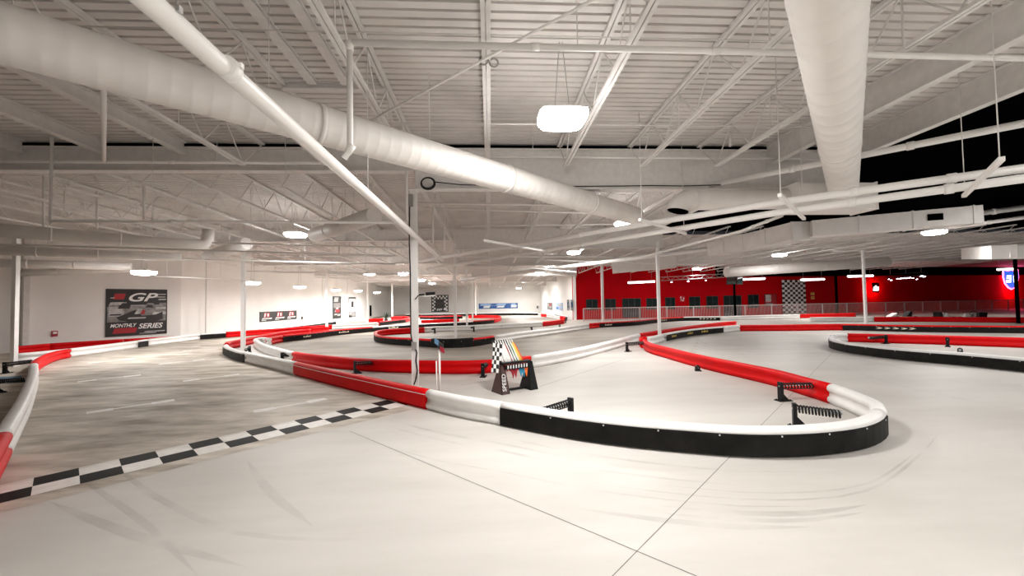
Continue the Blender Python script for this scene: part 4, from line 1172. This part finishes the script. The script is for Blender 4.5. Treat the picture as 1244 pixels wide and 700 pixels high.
# wide banner
t, L_, Hh, sg, tt = picture('wide_banner', 315.2, 379.3, 391.2, 359.8, 377.2, 387.8, WA1, WB1, 'wide black banner with three red and white logos on the left wall', 'banner')
pl = []
for k in range(3):
    x = .04+.335*k
    pl += [(1, sq(x+.04, .38, x+.10, .92, .02)), (1, sq(x+.11, .42, x+.20, .88, .0)), (2, sq(x+.055, .46, x+.085, .85, .02)), (2, sq(x+.135, .50, x+.175, .80)), (2, sq(x, .22, x+.24, .36, .02)), (0, sq(x+.03, .26, x+.20, .30, .01)), (2, sq(x-.01, .10, x+.10, .16, .01))]
art(t, L_, Hh, sg, tt, pl, ['printred', 'printwhite', 'printgrey'], 'printblack')
# tall narrow posters
t, L_, Hh, sg, tt = picture('tall_poster', 404, 360, 387.8, 414, 360.2, 386.6, WA1, WB1, 'tall narrow dark poster on the left wall, left of two', 'poster')
art(t, L_, Hh, sg, tt, [(1, sq(.1, .75, .6, .95, .1)), (2, sq(.05, .48, .9, .70)), (1, sq(.2, .3, .5, .5, .2)), (3, sq(.3, .28, .8, .42)), (1, sq(.1, .16, .45, .22, .1)), (1, sq(.5, .12, .85, .20, .08))], ['printlight', 'printgrey', 'printred'], 'printblack')
t, L_, Hh, sg, tt = picture('tall_poster', 423.3, 361, 386, 432, 361.2, 385, WA1, WB1, 'tall narrow grey and pale blue poster on the left wall, right of two', 'poster')
art(t, L_, Hh, sg, tt, [(3, sq(.02, .5, .98, .95)), (2, sq(.35, .5, .65, .78)), (1, sq(.05, .28, .95, .50, .02)), (2, sq(.0, .93, 1, 1)), (2, sq(.02, .02, .4, .1))], ['printsky', 'printblack', 'printlight'], 'printgrey')
# square checkered poster and blue banner on the rear wall
RW0, RW1 = (-15.2, 61.8), (8.2, 61.8)
t, L_, Hh, sg, tt = picture('square_poster', 524, 358.6, 379.6, 544.8, 358.2, 378.6, RW0, RW1, 'square black poster with checkered border on the rear wall', 'poster')
pl = []
for i in range(9):
    for j in range(9):
        if (i+j) % 2 == 0 and (i < 2 or i > 6 or j > 5) and not (2 <= i <= 6 and j < 7): pl.append((1, sq(.05+.1*i, .05+.1*j, .15+.1*i, .15+.1*j)))
pl += [(2, [(.2, .35), (.3, .6), (.5, .68), (.75, .6), (.8, .35)]), (3, sq(.35, .42, .5, .55)), (3, sq(.6, .45, .7, .55)), (1, sq(.3, .08, .38, .2, .06)), (1, sq(.42, .08, .5, .2, .06)), (1, sq(.54, .1, .6, .2, .04)), (1, sq(.72, .1, .92, .22))]
art(t, L_, Hh, sg, tt, pl, ['printwhite', 'printblack', 'brown'], 'printblack')
t, L_, Hh, sg, tt = picture('blue_banner', 581, 369.2, 375.8, 629, 367.8, 374.2, RW0, RW1, 'long blue banner with white lettering on the rear wall', 'banner', frame='printblue')
pl = [(2, sq(.05, .55, .95, .95)), (1, sq(.12, .15, .28, .55, .03)), (1, sq(.46, .2, .64, .5, .03)), (1, sq(.82, .2, .96, .6, .02)), (3, sq(.3, .6, .44, .9, .05)), (3, sq(.66, .5, .8, .9, .05))]
art(t, L_, Hh, sg, tt, pl, ['printwhite', 'printsky', 'printblue'], 'printblue')
# small pictures on the white return wall
RR0, RR1 = RC, (7.9, 61.8)
t, L_, Hh, sg, tt = picture('small_poster', 665, 368.3, 375.8, 671, 368, 376.2, RR0, RR1, 'small dark red poster on the white return wall', 'poster')
art(t, L_, Hh, sg, tt, [(1, sq(.1, .5, .4, .9)), (1, sq(.5, .2, .9, .5)), (2, sq(.45, .55, .9, .9))], ['printlight', 'printred'], 'printgrey')
t, L_, Hh, sg, tt = picture('small_poster', 675.3, 368, 376.4, 683.8, 368, 377.3, RR0, RR1, 'small pale blue poster on the white return wall', 'poster', frame='printsky')
art(t, L_, Hh, sg, tt, [(1, sq(.1, .1, .4, .4)), (2, sq(.3, .5, .9, .9)), (2, sq(.6, .05, .9, .3))], ['printblue', 'printlight'], 'printsky')
for x0, x1, lab in ((689.5, 692, 'narrow dark door window in the white return wall, left of two'), (693.8, 696.4, 'narrow dark door window in the white return wall, right of two')):
    t, L_, Hh, sg, tt = picture('narrow_window', x0, 364.3, 377, x1, 364.2, 377.5, RR0, RR1, lab, 'window')
    q = MB(); q.box((L_/2, sg*.012, Hh/2), (L_-.01, .02, Hh-.01)); q.build('pane', M['glass'], t)
t, L_, Hh, sg, tt = picture('dark_wall_panel', 448.8, 371, 384.5, 451, 371, 384.3, WA1, WB1, 'narrow dark panel on the left wall near the rear corner', 'panel')
q = MB(); q.box((L_/2, sg*.015, Hh/2), (L_-.01, .02, Hh-.01)); q.build('panel_face', M['blackpaint'], t)
# wall devices
for x, y, A, B, s, lab, c1_, c2_ in ((66, 405.5, WA0, WA1, .16, 'red and white fire alarm sounder on the left wall', 'printred', 'printwhite'), (366.5, 386.5, WA1, WB1, .16, 'small dark alarm box on the left wall right of the banner', 'brown', 'printblack'), (653, 373.5, RW0, RW1, .28, 'small grey box on the rear wall', 'grey', 'printblack')):
    p = on_line(x, y, A, B); d_, n_ = wall_frame(A, B)
    t = thing('wall_device', p, lab, 'alarm')
    q = MB(); q.box(n_*.03, (s*1.2, .06, s*1.6), d_); q.build('housing', M[c1_], t)
    q = MB(); q.box(n_*.07+Vector((0, 0, s*.25)), (s*.8, .04, s*.6), d_); q.build('strobe', M[c2_], t)

# ------------------------------------------------------------------ red wall: windows, panel, signs
def redpic(x0, x1, y0, y1, *a, **k): return picture(a[0], x0, y0, y1, x1, y0-.4, y1-.4, RC, RE, *a[1:], **k)
win = [(712, 726, 363.8, 377), (735, 748, 363.4, 377), (785, 799, 362.6, 376.5), (808, 820, 361.5, 376), (837, 850.5, 360.6, 375.5), (858, 872, 360, 375.2), (908.5, 921.5, 358.2, 374.5)]
for i, (x0, x1, y0, y1) in enumerate(win):
    t, L_, Hh, sg, tt = redpic(x0, x1, y0, y1, 'black_window', 'black framed window in the red wall, %s from its left end' % ORD[i+1], 'window', frame='printblack')
    t['kind'] = 'thing'; t['group'] = 'windows of the red wall'
    q = MB(); q.box((L_/2, sg*.012, Hh/2), (L_-.02, .02, Hh-.02)); q.build('pane', M['glass'], t)
    q = MB(); q.box((L_*.5, sg*.03, Hh/2), (.05, .03, Hh)); build_each(q, 'mullion', M['printblack'], t)
for x0, x1, y0, y1, lab in ((756, 778.5, 362.8, 386, 'black double door in the red wall near its left end'), (879, 900.5, 359.2, 384.5, 'black double door in the red wall below the hanging screens')):
    t, L_, Hh, sg, tt = redpic(x0, x1, y0, y1, 'black_doorway', lab, 'door', frame='printblack')
    t['kind'] = 'thing'
    q = MB(); q.box((L_/2, sg*.012, Hh/2), (L_-.02, .02, Hh-.02)); q.build('pane', M['glass'], t)
    q = MB()
    for f_ in (.33, .66): q.box((L_*f_, sg*.03, Hh/2), (.07, .03, Hh))
    build_each(q, 'mullion', M['printblack'], t)
t, L_, Hh, sg, tt = redpic(928.5, 943, 357.6, 373, 'framed_picture', 'framed picture on the red wall left of the checkered panel', 'picture')
art(t, L_, Hh, sg, tt, [(1, sq(.1, .4, .55, .95)), (2, sq(.1, .1, .7, .3))], ['printlight', 'printgrey'], 'printred')
t, L_, Hh, sg, tt = redpic(950, 978.5, 340.5, 384, 'checkered_panel', 'tall black and white checkered panel on the red wall', 'panel', frame='printblack')
pl = []
nx, ny = 9, 15
for i in range(nx):
    for j in range(ny):
        if (i+j) % 2 == 0: pl.append((1, sq(i/nx, j/ny, (i+1)/nx, (j+1)/ny)))
for mi, p_ in pl: pass
q = MB(); q.box((L_/2, sg*tt*.35, Hh/2), (L_-.02, tt*.6, Hh-.02), mi=0)
for mi, p_ in pl: q.face([(x*L_, sg*(tt*1.05), y*Hh) for x, y in p_], 1)
q.build('printed_panel', [M['printblack'], M['printwhite']], t)
t, L_, Hh, sg, tt = redpic(984, 989.5, 355, 364.5, 'wall_emblem', 'small gold emblem on the red wall right of the checkered panel', 'emblem', frame='printred')
art(t, L_, Hh, sg, tt, [(1, sq(.1, .62, .9, .72)), (1, sq(.1, .72, .3, .95)), (1, sq(.45, .72, .6, .95)), (1, sq(.7, .72, .9, .95)), (1, sq(.1, .1, .9, .2)), (1, sq(.1, .3, .9, .4))], ['gold'], 'printred')
t, L_, Hh, sg, tt = redpic(825.8, 831.4, 360, 366.8, 'wall_emblem', 'small white round wreath emblem on the red wall between windows', 'emblem', frame='printred')
art(t, L_, Hh, sg, tt, [(1, sq(.1, .6, .3, .9)), (1, sq(.55, .1, .75, .35)), (1, sq(.7, .45, .9, .7)), (1, sq(.2, .2, .35, .4))], ['printwhite'], 'printred')
# lit signs
def rim(t, pts, r, m_, nm='lit_rim'):
    q = MB(); q.tube(pts+[pts[0]], r, 8); return q.build(nm, M[m_], t)
def sign_frame(x, y):
    p = on_line(x, y, RC, RE); d_, n_ = wall_frame(RC, RE)
    if d_.x < 0: d_ = -d_
    return p, d_, n_
p, d_, n_ = sign_frame(1058, 350)
t = thing('small_lit_sign', p+n_*.42, 'small black sign with white lettering and red glow behind the white column', 'sign')
def S(a, b, o_=0): return d_*a+Vector((0, 0, b))+n_*o_
q = MB(); q.prism([S(-.45, -.5), S(.45, -.5), S(.45, .55), S(-.45, .55)], n_*.08); q.build('sign_panel', M['printblack'], t)
q = MB(); q.prism([S(-.38, -.3, .085), S(.32, -.3, .085), S(.36, .1, .085), S(.12, .12, .085), S(.02, .28, .085), S(-.3, .05, .085)], n_*.01); q.build('lettering', M['shieldwhite'], t)
rim(t, [S(-.1, -.3, -.12), S(.4, -.3, -.12), S(.4, .36, -.12), S(-.1, .36, -.12)], .05, 'redneon')
ld = bpy.data.lights.new('sign_glow', 'POINT'); ld.energy = 30; ld.color = (1, .03, .05); ld.shadow_soft_size = .3
lo = bpy.data.objects.new('sign_glow', ld); COL.objects.link(lo); lo.parent = t; lo.location = n_*.55+Vector((0, 0, -.75))
p, d_, n_ = sign_frame(1225, 339)
t = thing('shield_sign', p+n_*.2, 'lit blue shield sign with white letters and pink rim behind the black column', 'sign')
sh = [(-1.05, 1.0), (-.5, .85), (0, 1.0), (.5, .85), (1.05, 1.0), (1.1, .2), (.9, -.5), (.45, -.95), (0, -1.15), (-.45, -.95), (-.9, -.5), (-1.1, .2)]
q = MB(); q.prism([S(a, b) for a, b in sh], n_*.1); q.build('sign_panel', M['shieldblue'], t)
rim(t, [S(a*1.08, b*1.08, 0) for a, b in sh], .06, 'pinkneon')
Ssh = [(-.12, .42), (-.75, .42), (-.85, .02), (-.35, .02), (-.35, -.12), (-.9, -.12), (-.95, -.42), (-.2, -.42), (-.1, .16), (-.62, .16), (-.6, .26), (-.12, .26)]
q = MB(); q.prism([S(a, b, .105) for a, b in Ssh], n_*.02)
q.prism([S(.22, -.42, .105), S(.46, -.42, .105), S(.46, -.12, .105), S(.70, -.12, .105), S(.70, .10, .105), S(.60, .42, .105), S(.44, .42, .105), S(.40, .12, .105), S(.22, .40, .105)], n_*.02)
q.build('lettering', M['shieldwhite'], t)
ld = bpy.data.lights.new('sign_glow', 'POINT'); ld.energy = 170; ld.color = (1, .03, .1); ld.shadow_soft_size = .3
lo = bpy.data.objects.new('sign_glow', ld); COL.objects.link(lo); lo.parent = t; lo.location = n_*.6+Vector((0, 0, -1.5))
# red wash lights on the wall come from a row of small spots on a truss
def truss(a, b, label, spots, m_='grey'):
    t = thing('lighting_truss', a, label, 'truss'); v_ = b-a
    q = MB(); r_ = .025
    for oz in (0, .28): q.tube([Vector((0, 0, oz)), v_+Vector((0, 0, oz))], r_, 6)
    n = max(4, int(v_.length/.4))
    for i in range(n): q.tube([v_*(i/n)+Vector((0, 0, .28*(i % 2))), v_*((i+1)/n)+Vector((0, 0, .28*((i+1) % 2)))], .012, 5, cap=False)
    q.build('truss_frame', M[m_], t)
    q = MB()
    for f_ in (.1, .5, .9): q.tube([v_*f_+Vector((0, 0, .28)), Vector(((v_*f_).x, (v_*f_).y, deckz(a.y)-a.z))], .01, 5)
    build_each(q, 'hanger_wire', M['grey'], t)
    for f_, sz, dz in spots:
        c = v_*f_+Vector((0, -.05, -.16+dz))
        q = MB(); q.tube([c+Vector((0, .04, .16)), c+Vector((0, .03, .02)), c], .07*sz, 8, radii=[.05*sz, .07*sz, .07*sz]); o = q.build('spot_lamp', M['black'], t)
        q = MB(); q.tube([c+Vector((0, -.01, -.005)), c+Vector((0, -.02, -.03))], .075*sz, 8); q.build('spot_lens', M['spark'], o)
    return t
truss(atY(803, 341, 32.0), atY(880, 337, 32.0), 'small grey lighting truss with little lit spots beside the hanging screens', [(.16, .9, 0), (.42, 1.0, 0), (.7, .7, 0)])
truss(atY(1077, 337.2, 34), atY(1124, 334.5, 34), 'dark truss with a cluster of bright little spots over the red wall', [(.04, .8, 0), (.10, .9, -.1), (.26, 1, 0), (.34, 1.4, 0), (.42, 1.5, 0.02), (.5, 1.5, 0), (.58, 1.2, .03), (.66, 1.1, -.02), (.76, .9, -.15), (.88, 1.6, .12), (.95, 1.5, .05)], 'black')
# hanging screens on a black pole
p = atY(893, 341, 33.5)
t = thing('screen_cluster', (p.x, p.y, p.z), 'black hanging screens on a black pole before the red wall', 'screen')
for s in (-1, 1):
    q = MB(); q.box((s*.38, -.05, 0), (.74, .08, .66), (1, s*.35, 0), None, (0, -.15, 1)); o = q.build('screen', M['printblack'], t)
    q = MB(); q.box((s*.38, -.1, 0), (.66, .01, .58), (1, s*.35, 0), None, (0, -.15, 1)); q.build('screen_glass', M['glass'], o)
q = MB(); q.tube([(0, .15, -p.z+.02), (0, .15, .5)], .09, 10); q.build('pole', M['blackpaint'], t)
q = MB(); q.tube([(0, .15, .5), (0, .15, deckz(p.y)-p.z)], .02, 8); q.build('hanger_pipe', M['pipe'], t)

# ------------------------------------------------------------------ railing before the red wall
RP = [Vector((7.9, 33.2, 0)), Vector((23.0, 34.6, 0)), Vector((34, 36.0, 0)), Vector((64, 40.3, 0))]
rl = []
for a, b in zip(RP, RP[1:]):
    n = int((b-a).length/2.3)
    rl += [a.lerp(b, i/n) for i in range(n)]
rl.append(RP[-1])
RZ = 1.12
rail = thing('guard_railing', RP[0], 'long grey metal railing with fine upright bars before the red wall', 'railing')
q = MB(); q.tube([p-RP[0]+Vector((0, 0, RZ)) for p in rl], .03, 8); q.build('top_rail', M['railing'], rail)
q = MB(); q.tube([p-RP[0]+Vector((0, 0, .12)) for p in rl], .02, 6); q.build('bottom_rail', M['railing'], rail)
for p in rl:
    q = MB(); q.box(p-RP[0]+Vector((0, 0, RZ/2)), (.07, .07, RZ)); q.build('post', M['railing'], rail)
q = MB()
for a, b in zip(rl, rl[1:]):
    k = int((b-a).length/.11)
    for i in range(1, k):
        c = a.lerp(b, i/k)-RP[0]; q.box(c+Vector((0, 0, .62)), (.018, .012, RZ-.14))
q.build('bars', M['railing'], rail)

# parked karts behind the far red barrier
def kart(p, rz, label):
    t = thing('go_kart', (p[0], p[1], 0), label, 'kart', 'parked karts', rz)
    q = MB(); q.box((0, 0, .09), (1.5, .55, .06)); q.box((.15, 0, .06), (1.7, .3, .04)); q.build('chassis', M['black'], t)
    for sx in (-.55, .58):
        for sy in (-.5, .5):
            q = MB(); q.tube([(sx, sy-.09, .14), (sx, sy+.09, .14)], .14, 14); q.build('wheel', M['rubber'], t)
    q = MB(); q.prism([(-.5, -.2, .12), (-.1, -.2, .12), (-.45, -.2, .62), (-.6, -.2, .62)], (0, .4, 0)); q.build('seat', M['black'], t)
    q = MB(); q.prism([(.55, -.3, .10), (.95, -.25, .10), (.85, -.22, .26), (.45, -.2, .52)], (0, .52, 0)); plab(q.build('nose_fairing', M['white'], t), 'white nose fairing')
    q = MB(); q.tube([(.25+.03*math.cos(a), .16*math.cos(a), .52+.14*math.sin(a)) for a in [2*PI*i/16 for i in range(17)]], .018, 6); q.tube([(.25, 0, .52), (.5, 0, .2)], .018, 6); q.build('steering_wheel', M['black'], t)
    q = MB(); q.box((-.05, .45, .17), (.75, .16, .16)); q.box((-.05, -.45, .17), (.75, .16, .16)); build_each(q, 'side_pod', M['white'], t)
kb = at(1124, 390.0); kart((kb.x, kb.y+1.6), 2.9, 'low parked kart with white nose behind the red barrier, right of the white column')
kb = at(1172, 391.0); kart((kb.x, kb.y+1.4), .4, 'low parked kart with white parts behind the red barrier, middle one')
kb = at(1222, 391.8); kart((kb.x, kb.y+1.5), 1.2, 'low parked kart with white parts beside the black column')

# little plant
p = atY(469, 389.5, 41); p.z = 0
t = thing('potted_plant', p, 'little dark green plant behind the far red barrier', 'plant')
q = MB(); q.tube([(0, 0, 0), (0, 0, .3)], .2, 12, radii=[.16, .22]); q.build('pot', M['brown'], t)
q = MB()
for i in range(34):
    a = random.uniform(0, 2*PI); e = random.uniform(.15, 1.35); L2 = random.uniform(.35, .75)
    d2 = Vector((math.cos(a)*math.cos(e), math.sin(a)*math.cos(e), math.sin(e))); s2 = Vector((-math.sin(a), math.cos(a), 0))*.06
    b0 = Vector((0, 0, .3)); q.prism([b0, b0+d2*L2*.5+s2, b0+d2*L2, b0+d2*L2*.5-s2], Vector((0, 0, .008)))
q.build('leaves', M['leaf'], t)

# ------------------------------------------------------------------ render look
w = bpy.data.worlds.new('world'); SC.world = w; w.use_nodes = True
w.node_tree.nodes['Background'].inputs['Color'].default_value = (.02, .02, .022, 1)
SC.view_settings.view_transform = 'Standard'
SC.view_settings.look = 'None'
SC.view_settings.gamma = 1
SC.view_settings.use_curve_mapping = False
SC.view_settings.exposure = 0.0
SC.cycles.use_denoising = True
SC.cycles.max_bounces = 10
SC.cycles.diffuse_bounces = 6
SC.cycles.sample_clamp_indirect = 6
SC.cycles.caustics_reflective = False
SC.cycles.caustics_refractive = False
